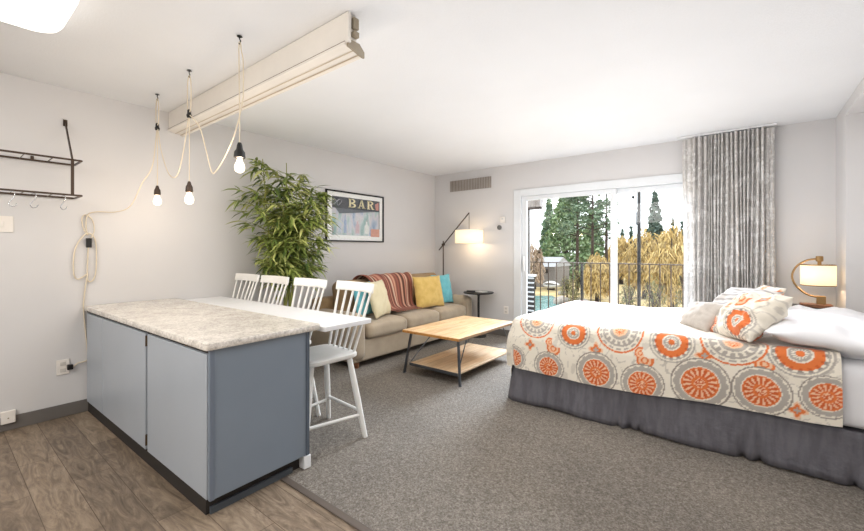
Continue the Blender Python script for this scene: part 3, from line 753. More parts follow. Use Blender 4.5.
MB().tube(c3, .004, 6).build('upper_cord', 'cord', t, smooth=True)
MB().box(.004, .026, .79, .825, 1.31, 1.385).build('inline_switch', 'black', t, bevel=.004)
MB().box(.0115, .04, .675, .71, .36, .40).build('plug', 'black', t, bevel=.005)
MB().tube(smooth_curve([(.427, 1.155, 2.275), (.53, 1.15, 2.06), (.70, 1.145, 1.87), (.86, 1.145, 1.84), (.99, 1.14, 2.0), (1.083, 1.14, 2.235)], 7), .0038, 6).build('swag', 'cord', t, smooth=True)
MB().tube(smooth_curve([(1.098, 1.14, 2.235), (1.26, 1.14, 2.12), (1.36, 1.14, 1.95), (1.44, 1.14, 1.80), (1.50, 1.14, 1.79), (1.62, 1.14, 1.86), (1.76, 1.14, 1.99), (1.85, 1.14, 2.16), (1.86, 1.14, 2.28)], 7), .0042, 6).build('swag', 'cord', t, smooth=True)

# ================================================================== BAMBOO PLANT
def leaf_blade(mb, p, d, L, W, droop):
    d = Vector(d).normalized(); side = d.cross(Vector((0, 0, 1)))
    side = side.normalized() if side.length > 1e-3 else Vector((1, 0, 0))
    side = (side + Vector((0, 0, random.uniform(-.5, .5)))).normalized()
    pts = []
    for k, wd in ((0, .12), (.3, 1), (.65, .75), (1, .0)):
        c = p + d * L * k + Vector((0, 0, -droop * L * k * k)); pts.append((c, wd * W / 2))
    vs = []
    for c, hw in pts[:-1]: vs += [c - side * hw, c + side * hw]
    vs.append(pts[-1][0])
    for v in vs:
        v.x = max(v.x, .012)
        if v.z < 1.18: v.y = max(v.y, 2.03)
    mb.add(vs, [(0, 1, 3, 2), (2, 3, 5, 4), (4, 5, 6)])
def bamboo_mat():
    m, nt, b = node_mat('bamboo_leaf')
    g = nt.nodes.new('ShaderNodeNewGeometry')
    nt.links.new(ramp(nt, g.outputs['Random Per Island'], [(0, (66, 88, 42)), (.3, (118, 138, 64)), (.65, (162, 174, 92)), (1, (210, 210, 136))]), b.inputs['Base Color'])
    b.inputs['Roughness'].default_value = .5
    b.inputs['Subsurface Weight'].default_value = 0
    return m
PX, PY = .42, 2.27
t = thing('bamboo_plant', 'tall leafy bamboo in a planter behind the stools', 'plant', (PX, PY, 0))
MB().lathe([(.13, .006), (.15, .02), (.185, .38), (.20, .40), (.20, .43), (.18, .43), (.17, .39)], (PX, PY, 0), 28).build('pot', 'pot', t, smooth=True, auto=40)
MB().lathe([(.168, .385), (.168, .392)], (PX, PY, 0), 24).build('soil', mat('soil', (60, 48, 40), .95), t)
rng = random.Random(11)
lv = MB(); br = MB()
for i in range(11):
    a = rng.uniform(0, 2 * PI); rr = rng.uniform(.02, .11)
    b0 = Vector((PX + rr * math.cos(a), PY + rr * math.sin(a), .39))
    top = Vector((max(.08, PX + rng.uniform(-.26, .2)), PY + rng.uniform(-.34, .34), rng.uniform(1.6, 2.12)))
    if i == 0: top = Vector((.36, 2.08, 2.2))
    if i == 1: top = Vector((.38, 2.33, 2.2))
    mid = b0.lerp(top, .5) + Vector((rng.uniform(-.03, .03), rng.uniform(-.04, .04), 0))
    path = smooth_curve([b0, mid, top], 10)
    MB().tube(path, [.011 - .007 * k / 20 for k in range(len(path))], 7).build('cane', 'cane', t, smooth=True)
    for s in range(36):
        f = rng.uniform(.30, 1.0) ** .8
        p = path[min(len(path) - 1, int(f * (len(path) - 1)))]
        an = rng.uniform(0, 2 * PI); ln = rng.uniform(.08, .34) * (1.1 - .45 * f)
        tip = p + Vector((math.cos(an) * ln, math.sin(an) * ln * 1.15, rng.uniform(.0, .14)))
        tip.x = max(.05, min(tip.x, .86)); tip.y = min(tip.y, 2.64); tip.y = max(tip.y, 1.62 if tip.z > 1.3 else 2.08)
        if tip.z < .95: tip.z += .25
        br.tube([p, p.lerp(tip, .5) + Vector((0, 0, .02)), tip], [.0035, .0025, .0015], 4)
        for q in range(rng.randint(7, 11)):
            a2 = an + rng.uniform(-1.5, 1.5); pp = p.lerp(tip, rng.uniform(.55, 1))
            dr = Vector((math.cos(a2), math.sin(a2), rng.uniform(-.35, .55)))
            if pp.z < 1.15 and dr.y < 0: dr.y *= .2
            leaf_blade(lv, pp, dr, rng.uniform(.11, .20), rng.uniform(.019, .032), rng.uniform(.15, .6))
br.build('twigs', 'cane', t)
lv.build('leaves', bamboo_mat(), t, smooth=True)

# ================================================================== BED
BX0, BX1, BY0, BY1 = 2.575, 4.985, 3.135, 4.68
t = thing('bed', 'low bed with white mattress and charcoal gathered skirt', 'bed', (3.78, 3.9, 0))
MB().box(BX0 + .03, BX1, BY0 + .03, BY1 - .03, .03, .29).build('box_spring', 'skirt', t)
puff(BX0 + .01, BX1, BY0 + .005, BY1 - .005, .292, .672, .07, 0, 8).build('mattress', 'sheet', t, smooth=True)
sk = MB()
def skirt_path(n):
    pts = []; segs = [((BX1, BY0), (BX0, BY0)), ((BX0, BY0), (BX0, BY1)), ((BX0, BY1), (BX1, BY1))]
    for (a, b) in segs:
        L = math.hypot(b[0] - a[0], b[1] - a[1]); k = int(L / .02)
        for i in range(k): pts.append((a[0] + (b[0] - a[0]) * i / k, a[1] + (b[1] - a[1]) * i / k, a, b))
    return pts
sp_ = skirt_path(0); rows = 7
PLEATS = [3.42, 3.50, 3.56, 4.14, 4.22, 4.62, 4.70]
for r_ in range(rows + 1):
    h = r_ / rows
    for k, (x, y, a, b) in enumerate(sp_):
        nx, ny = ((0, -1), (-1, 0), (0, 1))[0 if a[1] == b[1] == BY0 else (1 if a[0] == b[0] else 2)]
        wv = noise.noise(Vector((x * 4, y * 4, h * .8))) * .022 + noise.noise(Vector((x * 13, y * 13, h * 2 + 5))) * .009
        if ny == -1:
            for px in PLEATS: wv -= .040 * math.exp(-((x - px) / .022) ** 2) * (.4 + .6 * (1 - h))
        fl = (.034 * (1 - h)) + wv * (1.15 - h) * (1 - h * .7) + .006
        sk.v.append((x + nx * fl, y + ny * fl, .012 + .288 * h + .006 * math.sin(x * 9) * (1 - h)))
n_ = len(sp_)
sk.f = [(r_ * n_ + k, r_ * n_ + k + 1, (r_ + 1) * n_ + k + 1, (r_ + 1) * n_ + k) for r_ in range(rows) for k in range(n_ - 1)]
sk.build('bed_skirt', 'skirt', t, smooth=True, solid=.004)

# ---- medallion cloth
OR = np.array(lin((224, 118, 56))[:3]); OR2 = np.array(lin((206, 92, 36))[:3]); GR = np.array(lin((176, 168, 158))[:3]); CRM = np.array(lin((236, 228, 212))[:3]); DK = np.array(lin((150, 140, 130))[:3]); TOP_GLARE = np.array(lin((240, 236, 230))[:3]); PALE = np.array(lin((240, 196, 160))[:3])
def medallion(kind, r, ang):
    """colour at relative radius r (0..1) and angle; None outside"""
    if r > 1: return None
    pet = .5 + .5 * math.cos(ang * 16)
    if kind == 'orange':
        if r > .93: return GR
        if r > .86: return CRM
        if r > .80: return GR
        if r > .72: return DK if pet > .5 else CRM
        if r > .40: return OR2 if (r > .62 and pet > .75) else OR
        if r > .34: return CRM
        if r > .25: return GR
        if r > .14: return CRM if pet > .5 else GR
        return OR
    if kind == 'grey':
        if r > .93: return OR
        if r > .88: return CRM
        if r > .80: return GR if pet > .3 else CRM
        if r > .74: return CRM
        if r > .50: return GR if (pet > .4 or r > .66) else CRM
        if r > .44: return CRM
        if r > .30: return GR
        if r > .22: return PALE
        return OR if pet > .4 else PALE
    if kind == 'sun':
        if r > .94: return DK
        if r > .90: return CRM
        if r > .66: return GR if (r < .86 or pet > .5) else CRM
        if r > .62: return CRM
        k = r / .62
        if k > .9: return OR
        if k > .45: return OR2 if pet > .35 else PALE
        if k > .3: return OR
        return PALE if pet > .5 else OR2
    if kind == 'small':
        p4 = .5 + .5 * math.cos(ang * 4); lim = .55 + .45 * p4
        if r > lim: return None
        if r > lim * .75: return PALE
        if r > lim * .35: return OR
        return GR
    if kind == 'paisley':
        x, y = r * math.cos(ang), r * math.sin(ang)
        dd = math.hypot(x - .1, y + .25) / .7
        tail = math.hypot(x + .25, y - .35) / .5 if (x + .12) < .2 else 9
        dd = min(dd, tail)
        if math.hypot(x - .5, y - .55) < .62: return None
        if dd > 1: return None
        return OR if dd > .72 or .25 < dd < .45 else PALE
NEAR = [('grey', 2.79, -.035, .145), ('orange', 3.10, -.085, .125), ('grey', 3.43, -.03, .16), ('orange', 3.76, -.085, .135), ('grey', 4.09, -.02, .175), ('orange', 4.40, -.06, .15),
        ('sun', 2.61, -.37, .105), ('sun', 2.915, -.385, .12), ('sun', 3.275, -.355, .15), ('sun', 3.585, -.385, .14), ('sun', 3.92, -.335, .165), ('sun', 4.225, -.325, .145), ('sun', 4.51, -.30, .12),
        ('small', 3.27, -.19, .055), ('small', 3.945, -.15, .055), ('paisley', 3.595, -.20, .08), ('paisley', 4.235, -.14, .075), ('paisley', 2.945, -.215, .075), ('small', 2.755, -.24, .05), ('small', 4.385, -.40, .05)]
TOPM = []
for iy in range(6):
    for ix in range(8):
        kd = ('orange', 'grey', 'sun')[(ix + iy * 2) % 3]
        TOPM.append((kd, 2.45 + ix * .33 + (.16 if iy % 2 else 0), .33 + iy * .27, .12 + .03 * ((ix * 3 + iy) % 2)))
        TOPM.append(('small' if ix % 2 else 'paisley', 2.62 + ix * .33 + (.16 if iy % 2 else 0), .46 + iy * .27, .055))
MED = NEAR + TOPM
def cloth_colour(x, w):
    for kd, cx, cw, rad in MED:
        dx, dw = x - cx, w - cw
        if abs(dx) < rad and abs(dw) < rad:
            c = medallion(kd, math.hypot(dx, dw) / rad, math.atan2(dw, dx))
            if c is not None: return c
    # sketchy grey leafwork in between
    a = noise.noise(Vector((x * 14, w * 14, 1.3))); b = noise.noise(Vector((x * 30, w * 30, 4.1)))
    if abs(a) < .05 and b > -.1: return GR * .6 + CRM * .4
    if a > .42: return GR * .35 + CRM * .65
    return CRM

M['duvet'] = attr_mat('medallion_cotton', .85, .25, .12)
def make_duvet():
    step = .0065
    ztop = .705; hem = .36; hf = .36
    xe = BX0 - .012 + .06; ye0 = BY0 - .012 + .06; ye1 = BY1 + .012 - .06; rr = .06
    s_arc = rr * PI / 2
    us = np.arange(-(s_arc + hf), 4.57 - xe, step)           # along the bed from the foot hem
    ws = np.arange(-(s_arc + hem), (ye1 - ye0) + s_arc + .3, step)
    def drop(e):
        """excess beyond the edge -> (outward, down)"""
        if e <= 0: return 0., 0.
        if e < s_arc: a = e / rr; return rr * math.sin(a), rr * (1 - math.cos(a))
        return rr + .02 * math.sin(min(1, (e - s_arc) / .3) * PI * .5), rr + (e - s_arc)
    nu, nw = len(us), len(ws); V = np.zeros((nw, nu, 3)); Cc = np.ones((nw, nu, 4), np.float32)
    width = ye1 - ye0
    for j, w in enumerate(ws):
        for i, u in enumerate(us):
            ex = max(0, -u); ey = -w if w < 0 else (w - width if w > width else 0); sg = -1 if w < 0 else 1
            L = math.hypot(ex, ey)
            x = xe + max(u, 0); y = ye0 + min(max(w, 0), width); z = ztop
            if L > 0:
                if ex > 0 and ey > 0: L = L * (1 - .16 * math.sin(2 * math.atan2(ey, ex)))
                o, dn = drop(L)
                x -= o * ex / math.hypot(ex, ey); y += sg * o * ey / math.hypot(ex, ey); z -= dn
            # soft wrinkles
            n1 = noise.noise(Vector((x * 2.2, y * 2.6, z * 2))); n2 = noise.noise(Vector((x * 6, y * 7, z * 5 + 3)))
            if L <= 0:
                z += n1 * .016 + n2 * .006 + .012 * math.sin(max(0, min(1, w / width)) * PI)
            else:
                k = min(1, L / .2)
                if ey >= ex: y += sg * (.012 + abs(n1) * .02 + n2 * .006 + .010 * math.sin(x * 7 + 1) * max(0, k)) * k
                else: x -= (abs(n1) * .02 + n2 * .006) * k + .01 * math.sin(y * 8) * k
                z += .010 * math.sin(x * 5.3) * k + .006 * n2 + (.05 * k * max(0, x - 3.6) if w < 0 else 0)
                if ex > 0 and ey < .3: x -= .035 * k * min(1, ex / .3)
                z += (1 - k) * (n1 * .016 + n2 * .006)
            V[j, i] = (x, y, z)
            c = cloth_colour(xe + u, w)
            if w > .0 and u > .0:                                  # window glare painted in: top colours blended towards white
                k = min(1, w / .08) * min(1, u / .08) * .62; c = c * (1 - k) + TOP_GLARE * k
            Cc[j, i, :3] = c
    idx = np.arange(nu * nw).reshape(nw, nu)
    q = np.stack([idx[:-1, :-1], idx[:-1, 1:], idx[1:, 1:], idx[1:, :-1]], -1).reshape(-1, 4)
    base = Vector((3.6, 3.9, .3))
    me = bpy.data.meshes.new('duvet'); me.from_pydata((V.reshape(-1, 3) - np.array(base)).tolist(), [], q.tolist())
    me.materials.append(M['duvet']); me.polygons.foreach_set('use_smooth', [True] * len(me.polygons))
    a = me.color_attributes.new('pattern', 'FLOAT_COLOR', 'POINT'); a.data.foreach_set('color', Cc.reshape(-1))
    o = bpy.data.objects.new('duvet', me); o.location = base; COL.objects.link(o)
    return tag(o, 'cream duvet with orange and grey medallions spread over the bed', 'duvet')
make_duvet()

# ---- pillows on the bed
def bed_pat(seed):
    meds = [('orange', .09, -.10, .115), ('paisley', -.02, .09, .085), ('small', -.09, -.02, .05), ('small', .13, .10, .05), ('sun', -.20, -.14, .09), ('paisley', -.15, .10, .06)]
    meds = [(k, x + .03 * seed, y, r) for k, x, y, r in meds]
    def f(x, y):
        for kd, cx, cy, rad in meds:
            r = math.hypot(x - cx, y - cy) / rad
            if r < 1:
                c = medallion(kd, r, math.atan2(y - cy, x - cx))
                if c is not None: return c
        a = noise.noise(Vector((x * 16, y * 16, seed)))
        return GR * .5 + CRM * .5 if abs(a) < .07 else CRM
    return f
def stripe_mat():
    m, nt, b = node_mat('grey_striped_cotton')
    w = nt.nodes.new('ShaderNodeTexWave'); w.inputs['Scale'].default_value = 9; w.inputs['Distortion'].default_value = 1.5; w.bands_direction = 'DIAGONAL'
    nt.links.new(coords(nt, (1, 1, 1)), w.inputs['Vector'])
    nt.links.new(ramp(nt, w.outputs['Fac'], [(.2, (212, 207, 202)), (.6, (192, 187, 182)), (.85, (168, 162, 157))]), b.inputs['Base Color'])
    b.inputs['Roughness'].default_value = .9; return m
pillow('bed_pillow', 'large white pillow lying flat nearest the bed edge', 'pillow', 'sheet', (4.60, 3.43, .785), .68, .66, .17, Euler((R(6), R(-4), R(84))).to_matrix(), seed=5, wrinkle=.012)
pillow('bed_pillow', 'white pillow lying at the far side by the lamp', 'pillow', 'sheet', (4.67, 4.24, .757), .72, .54, .14, Euler((R(2), R(-3), R(92))).to_matrix(), seed=6, wrinkle=.012)
pillow('bed_pillow', 'orange medallion patterned pillow leaning in front of white pillow', 'pillow', M['duvet'], (4.165, 3.375, .852), .44, .38, .19, lean(208, 42, 4), seed=7, pattern=bed_pat(0), n=70, wrinkle=.014)
pillow('bed_pillow', 'patterned pillow half hidden behind, orange corner showing by curtain', 'pillow', M['duvet'], (4.25, 4.20, .855), .36, .34, .13, lean(200, 34), seed=8, pattern=bed_pat(1), n=50)
pillow('bed_pillow', 'pale grey striped pillow leaning behind the small taupe one', 'pillow', stripe_mat(), (4.10, 3.76, .85), .48, .42, .17, lean(214, 46, 2), seed=9, wrinkle=.010)
pillow('bed_pillow', 'small taupe lumbar pillow at the front of the pillow pile', 'pillow', 'taupe_pillow', (3.90, 3.62, .79), .33, .26, .15, lean(216, 44, 3), seed=10)

# ================================================================== NIGHTSTAND + TABLE LAMP
t = thing('nightstand', 'black nightstand in the corner behind the bed', 'nightstand', (4.6, 5.05, 0))
MB().box(4.41, 4.80, 4.84, 5.26, .735, .765).build('top', 'black', t, bevel=.004)
MB().box(4.43, 4.78, 4.87, 5.25, .10, .734).build('body', 'black', t)
for z in (.15, .44):
    dr = MB().box(4.445, 4.765, 4.852, 4.869, z, z + .26).build('drawer', 'black', t, bevel=.003)
    MB().tube([(4.605, 4.852, z + .13), (4.605, 4.83, z + .13)], .012, 10).build('knob', 'brass', dr)
for x in (4.46, 4.75):
    for y in (4.9, 5.22): MB().box(x - .02, x + .02, y - .02, y + .02, .005, .0995).build('leg', 'black', t)
LQ = Vector((4.665, 5.0, .768))
t = thing('table_lamp', 'brass C-arm table lamp with cream drum shade on nightstand', 'table lamp', LQ)
MB().box(LQ.x - .115, LQ.x + .10, LQ.y - .07, LQ.y + .07, .768, .80).build('base', 'walnut', t, bevel=.006)
MB().box(LQ.x - .005, LQ.x + .055, LQ.y - .028, LQ.y + .028, .801, .875).build('base_block', 'brass', t, bevel=.004)
arc = [(LQ.x + .02 + .0, LQ.y, .868)]
for i in range(13):
    a = R(250 - 145 * i / 12 * 1.0); arc.append((LQ.x + .03 + .20 * math.cos(a), LQ.y, 1.035 + .185 * math.sin(a)))
arc = [(LQ.x + .0, LQ.y, .862), (LQ.x - .07, LQ.y, .885), (LQ.x - .14, LQ.y, .955), (LQ.x - .17, LQ.y, 1.045), (LQ.x - .14, LQ.y, 1.135), (LQ.x - .07, LQ.y, 1.195), (LQ.x + .01, LQ.y, 1.212)]
MB().tube(smooth_curve(arc, 5), .0085, 8).build('arm', 'brass', t, smooth=True)
MB().lathe([(.02, 1.185), (.026, 1.19), (.026, 1.232), (.02, 1.236)], (LQ.x + .015, LQ.y, 0), 16).build('cap', 'brass', t, smooth=True, auto=40)
MB().tube([(LQ.x + .015, LQ.y, 1.19), (LQ.x + .015, LQ.y, 1.12)], .014, 10).build('socket', 'brass', t, smooth=True, auto=40)
s2c = (LQ.x + .005, LQ.y, 0)
sh = MB().lathe([(.118, .968), (.118, 1.155)], s2c, 36, cap=False).build('shade', shade_mat('small_drum_shade', (250, 240, 222), .42, (255, 236, 206)), t, smooth=True, solid=.003)
for z in (.966, 1.151): MB().lathe([(.117, z), (.121, z), (.121, z + .008), (.117, z + .008)], s2c, 36, cap=False).build('ring', 'brass', sh, smooth=True, auto=40)
MB().lathe([(.008, 1.118), (.024, 1.09), (.024, 1.06), (.01, 1.04)], (LQ.x + .015, LQ.y, 0), 14).build('bulb', emis('table_bulb', (255, 222, 170), 5), t, smooth=True)
point_light('table_lamp_light', (LQ.x + .015, LQ.y, 1.03), 2.6, (255, 216, 170), .025)

# ================================================================== CURTAIN
t = thing('curtain_track', 'slim white ceiling track holding the grey curtain', 'curtain track', (3.99, 5.22, 2.53))
MB().box(3.56, 4.40, 5.195, 5.225, 2.530, H - .001).build('track', 'white', t, bevel=.003)
MB().box(3.555, 3.5595, 5.193, 5.227, 2.528, H - .001).build('end_cap', 'white', t)
def curtain_mat():
    m, nt, b = node_mat('birch_print_curtain')
    n = noise_tex(nt, coords(nt, (2.4, 1, 1.5)), 3.2, 4, .6, 1.6)
    n2 = noise_tex(nt, coords(nt, (4, 4, 14)), 2.4, 3, .6, .5)
    ad = nt.nodes.new('ShaderNodeMath'); ad.operation = 'MULTIPLY_ADD'; ad.inputs[1].default_value = .35
    nt.links.new(n2, ad.inputs[0]); nt.links.new(n, ad.inputs[2])
    nt.links.new(ramp(nt, ad.outputs[0], [(.46, (244, 243, 241)), (.58, (234, 232, 229)), (.68, (196, 193, 189)), (.8, (224, 221, 217))]), b.inputs['Base Color'])
    b.inputs['Roughness'].default_value = .9
    tr = nt.nodes.new('ShaderNodeBsdfTranslucent'); mx = nt.nodes.new('ShaderNodeMixShader'); mx.inputs[0].default_value = .12
    tr.inputs[0].default_value = lin((220, 218, 214)); o = nt.nodes['Material Output']
    nt.links.new(b.outputs[0], mx.inputs[1]); nt.links.new(tr.outputs[0], mx.inputs[2]); nt.links.new(mx.outputs[0], o.inputs[0]); return m
CXA, CXB = 3.60, 4.385
FOLDS = [0]; fr_ = random.Random(3)
while FOLDS[-1] < 1: FOLDS.append(FOLDS[-1] + (fr_.uniform(.05, .075) if FOLDS[-1] < .26 else fr_.uniform(.026, .062)))
FOLDS = [f / FOLDS[-1] for f in FOLDS]
def fold_phase(u):
    for k in range(len(FOLDS) - 1):
        if u <= FOLDS[k + 1] or k == len(FOLDS) - 2:
            return k, (u - FOLDS[k]) / (FOLDS[k + 1] - FOLDS[k])
def curtain(u, v):
    z = .03 + (2.515 - .03) * v
    top = v ** 2.5
    k, f = fold_phase(u)
    am = (.040 if k % 3 else .055) * (1 - .15 * top)
    if u < .13 or u > .91: am *= .3
    prof = abs(math.sin(f * PI)) ** .85                     # broad rounded front, tight dark valley
    y = 5.255 - am * 2.0 * prof + .012 * math.sin(u * 17 + v * 3) * (1 - top)
    x = CXA + (CXB - CXA) * u + .012 * (1 - v) * math.sin(u * 13) + .010 * (1 - top) * math.sin(v * 4 + k)
    return Vector((x, y, z))
tc = thing('curtain', 'grey birch-print curtain gathered at the right of the glass door', 'curtain', (3.99, 5.21, .03))
MB().grid(curtain, 460, 30).build('drape', curtain_mat(), tc, smooth=True)
hd = MB()
MB().grid(lambda u, v: curtain(u, 1 - .022 * (1 - v)) + Vector((0, -.004, .004)), 300, 2).build('heading_tape', mat('heading_tape', (206, 203, 199), .9), tc, smooth=True)

# ================================================================== BALCONY AND OUTDOORS
GZ = -3.2
struct('balcony_floor', MB().box(.9, 4.9, YB + .12, 6.9, -.12, -.03), mat('balcony_boards', (150, 142, 132), .8))
# railing
RYL = 6.78
t = thing('balcony_railing', 'thin dark metal railing along the balcony edge', 'railing', (2.7, RYL, -.03))
MB().box(.95, 4.85, RYL - .02, RYL + .02, 1.065, 1.08).build('top_rail', 'bronze', t)
MB().box(.95, 4.85, RYL - .012, RYL + .012, .06, .085).build('bottom_rail', 'bronze', t)
us_ = [534, 540.5, 548.5, 556.5, 564, 573, 591, 600.5, 609.5, 618.5, 629, 649.5, 660, 671, 683]
for u in us_:
    p = at(u, 280, RYL); MB().box(p.x - .007, p.x + .007, RYL - .007, RYL + .007, .085, 1.065).build('baluster', 'bronze', t)
for k in range(1, 8):
    x = p.x + k * .15; MB().box(x - .007, x + .007, RYL - .007, RYL + .007, .085, 1.065).build('baluster', 'bronze', t)
for u in (582,):
    p = at(u, 280, RYL); MB().box(p.x - .018, p.x + .018, RYL - .021, RYL + .021, -.03, 1.064).build('post', 'black', t)
p = at(639, 200, 6.86)
t = thing('balcony_post', 'slim black post rising behind the railing right of the mullion', 'post', (p.x, 6.86, -.03))
MB().bar((p.x, 6.84, 2.62), (p.x - .16, 6.70, 2.62), .02, .02).build('bracket_arm', 'black', t)
MB().tube([(p.x, 6.86, -.03), (p.x, 6.86, 2.7)], .026, 10).build('shaft', 'black', t, smooth=True, auto=50)
MB().lathe([(.045, -.029), (.045, -.02)], (p.x, 6.86, 0), 14).build('foot_plate', 'black', t)
# wind chime beside the post
q = at(634.5, 190, 6.7)
t = thing('wind_chime', 'dark tube wind chime hanging beside the black post', 'wind chime', (q.x, 6.7, 1.6))
MB().tube([(q.x, 6.7, 2.62), (q.x, 6.7, 2.02)], .002, 5).build('cord', 'black', t)
zc = at(634.5, 197, 6.7).z; MB().lathe([(.004, .03), (.022, .012), (.026, 0), (.02, -.014), (.004, -.03)], (q.x - .02, 6.7, zc), 10).build('ornament', 'black', t, smooth=True)
zt = at(634.5, 208, 6.7).z; MB().lathe([(.045, zt - .006), (.05, zt)], (q.x, 6.7, 0), 14).build('disc', 'black', t)
for du, m_ in ((-1.6, 0), (1.9, 1)):
    q2 = at(634.5 + du, 212, 6.7); z0 = at(634.5, 225, 6.7).z
    MB().tube([(q2.x, 6.7, z0), (q2.x, 6.7, q2.z)], .010, 8).build('tube', 'steel', t, smooth=True, auto=50)
    MB().tube([(q2.x, 6.7, q2.z), (q2.x, 6.7, zt)], .0015, 4).build('string', 'black', t)
# louvred panel and dark outside corner
p0, p1 = at(528.5, 275, 6.3), at(534.5, 275, 6.3)
t = thing('louvred_panel', 'black louvred privacy panel at left end of the balcony', 'screen', (p0.x, 6.3, -.03))
MB().box(p0.x - .25, p1.x, 6.30, 6.33, -.029, p0.z - .02).build('backing', 'black', t)
for i in range(12):
    z = p0.z - .05 - i * .078
    if z < .02: break
    MB().obox(((p0.x - .25 + p1.x) / 2, 6.285, z), (p1.x - p0.x + .24, .03, .012), Matrix.Rotation(R(35), 3, 'X')).build('slat', mat('slat_grey', (176, 178, 178), .5), t)
MB().box(p0.x - .26, p1.x + .01, 6.26, 6.35, p0.z - .019, p0.z + .01).build('cap', 'white', t)
a0, a1 = at(528, 199, 6.3), at(541, 208, 6.3)
t = thing('timber_block', 'dark brown timber block at top left outside the door', 'timber block', (a0.x, 6.39, a1.z))  # plain timber block at the outside corner, not a lamp
MB().box(a0.x - .2, a1.x, 6.26, 6.398, a1.z + .02, a0.z + .02).build('housing', mat('weathered_brown', (92, 82, 74), .8, c2=(120, 112, 104), scale=4, stretch=(8, 1, 1)), t, bevel=.005)
MB().box(a0.x - .2, a1.x - .02, 6.28, 6.398, a1.z - .01, a1.z + .019).build('bracket', 'bark', t)
e0 = at(530.6, 250, 6.45)
struct('wall_balcony', MB().box(e0.x - .4, e0.x - .01, 6.40, 6.46, -.03, 2.9), mat('dark_siding', (84, 78, 72), .85))

# ground, river
def ground_mat():
    m, nt, b = node_mat('dry_grass')
    n = noise_tex(nt, coords(nt), .35, 6, .7)
    nt.links.new(ramp(nt, n, [(.35, (112, 104, 78)), (.5, (190, 168, 118)), (.62, (214, 194, 148)), (.75, (134, 128, 92))]), b.inputs['Base Color'])
    b.inputs['Roughness'].default_value = .95; return m
def ground_at(u, v):
    d = at(u, v, 1) - CAM; return CAM + d * ((GZ - CAM.z) / d.z)
struct('ground', MB().box(-120, 90, 8, 220, GZ - .5, GZ), ground_mat())
def river_mat():
    m, nt, b = node_mat('teal_water')
    n = noise_tex(nt, coords(nt, (1, 3, 1)), 1.2, 4, .6)
    nt.links.new(ramp(nt, n, [(.35, (58, 112, 112)), (.55, (92, 148, 146)), (.72, (170, 200, 196))]), b.inputs['Base Color'])
    b.inputs['Roughness'].default_value = .2; bump(nt, b, n, .3, .1); return m
bank = [ground_at(u, v) for u, v in ((526, 326), (556, 332), (560, 318), (556, 308), (562, 301), (552, 296), (536, 296), (522, 300))]
tag(MB().prism([(q.x, q.y) for q in bank], lambda a, b, k: (a, b, GZ + .015 + k), .03).build('river_water', river_mat(), loc=(bank[0].x, bank[0].y, GZ)), 'strip of teal river water below the balcony', 'water', kind='structure')

def leafy_mat(name, stops):
    m, nt, b = node_mat(name)
    g = nt.nodes.new('ShaderNodeNewGeometry')
    k = len(stops) - 1
    nt.links.new(ramp(nt, g.outputs['Random Per Island'], [(i / k, c) for i, c in enumerate(stops)]), b.inputs['Base Color'])
    b.inputs['Roughness'].default_value = .85; b.inputs['Specular IOR Level'].default_value = .15; return m
M['fir'] = leafy_mat('fir_needles', [(62, 82, 66), (90, 112, 90), (120, 140, 116), (146, 162, 140)])
M['fir_pale'] = leafy_mat('hazy_fir_needles', [(62, 78, 72), (84, 102, 94), (106, 122, 114)])
M['cedar'] = leafy_mat('cedar_needles', [(70, 92, 60), (98, 122, 84), (128, 150, 112), (150, 168, 134)])
M['willow'] = leafy_mat('willow_yellow', [(170, 144, 92), (200, 172, 112), (216, 192, 138), (184, 162, 110), (146, 128, 94)])
M['bare'] = leafy_mat('bare_twigs', [(150, 130, 112), (176, 156, 138), (196, 178, 160)])
M['shrub'] = leafy_mat('mixed_shrub', [(84, 92, 66), (120, 120, 84), (150, 138, 100), (98, 108, 82)])
def card(mb, p, s, rg):
    a = Vector((rg.gauss(0, 1), rg.gauss(0, 1), rg.gauss(0, 1))).normalized(); b = a.orthogonal().normalized()
    if rg.random() < .5: b = a.cross(b)
    mb.add([p - a * s, p + b * s * .55, p + a * s, p - b * s * .55], [(0, 1, 2, 3)])
def conifer(u, vtop, hw_px, Y, label, m='fir', n=1500, dens=1., seed=1, vbase=None, name='conifer_tree', bare=.0):
    rg = random.Random(seed); base = at(u, 250, Y); top = at(u, vtop, Y)
    depth = (base - CAM).length; mpp = (base - CAM).dot(Vector((-SN, CS, 0))) / F
    hw = hw_px * mpp; gz = GZ; Ht = top.z - gz
    t = thing(name, label, 'tree', (base.x, base.y, gz))
    MB().tube([(base.x, base.y, gz), (base.x, base.y, gz + Ht * .97)], [max(.12, hw * .09), .03], 7).build('trunk', 'bark', t, smooth=True)
    mb = MB()
    for i in range(n):
        h = bare + (1 - bare) * (1 - math.sqrt(rg.random())) if m != 'cedar' else rg.random() ** 1.1
        lay = .72 + .28 * abs(math.sin(h * 26)); r = hw * (1 - h) ** .8 * lay * math.sqrt(rg.random()) + hw * .03
        a = rg.uniform(0, 2 * PI)
        p = Vector((base.x + r * math.cos(a), base.y + r * math.sin(a), gz + h * Ht - .25 * r))
        card(mb, p, rg.uniform(.6, 1.2) * mpp * 2.6 * dens, rg)
    mb.build('foliage', m, t); return t
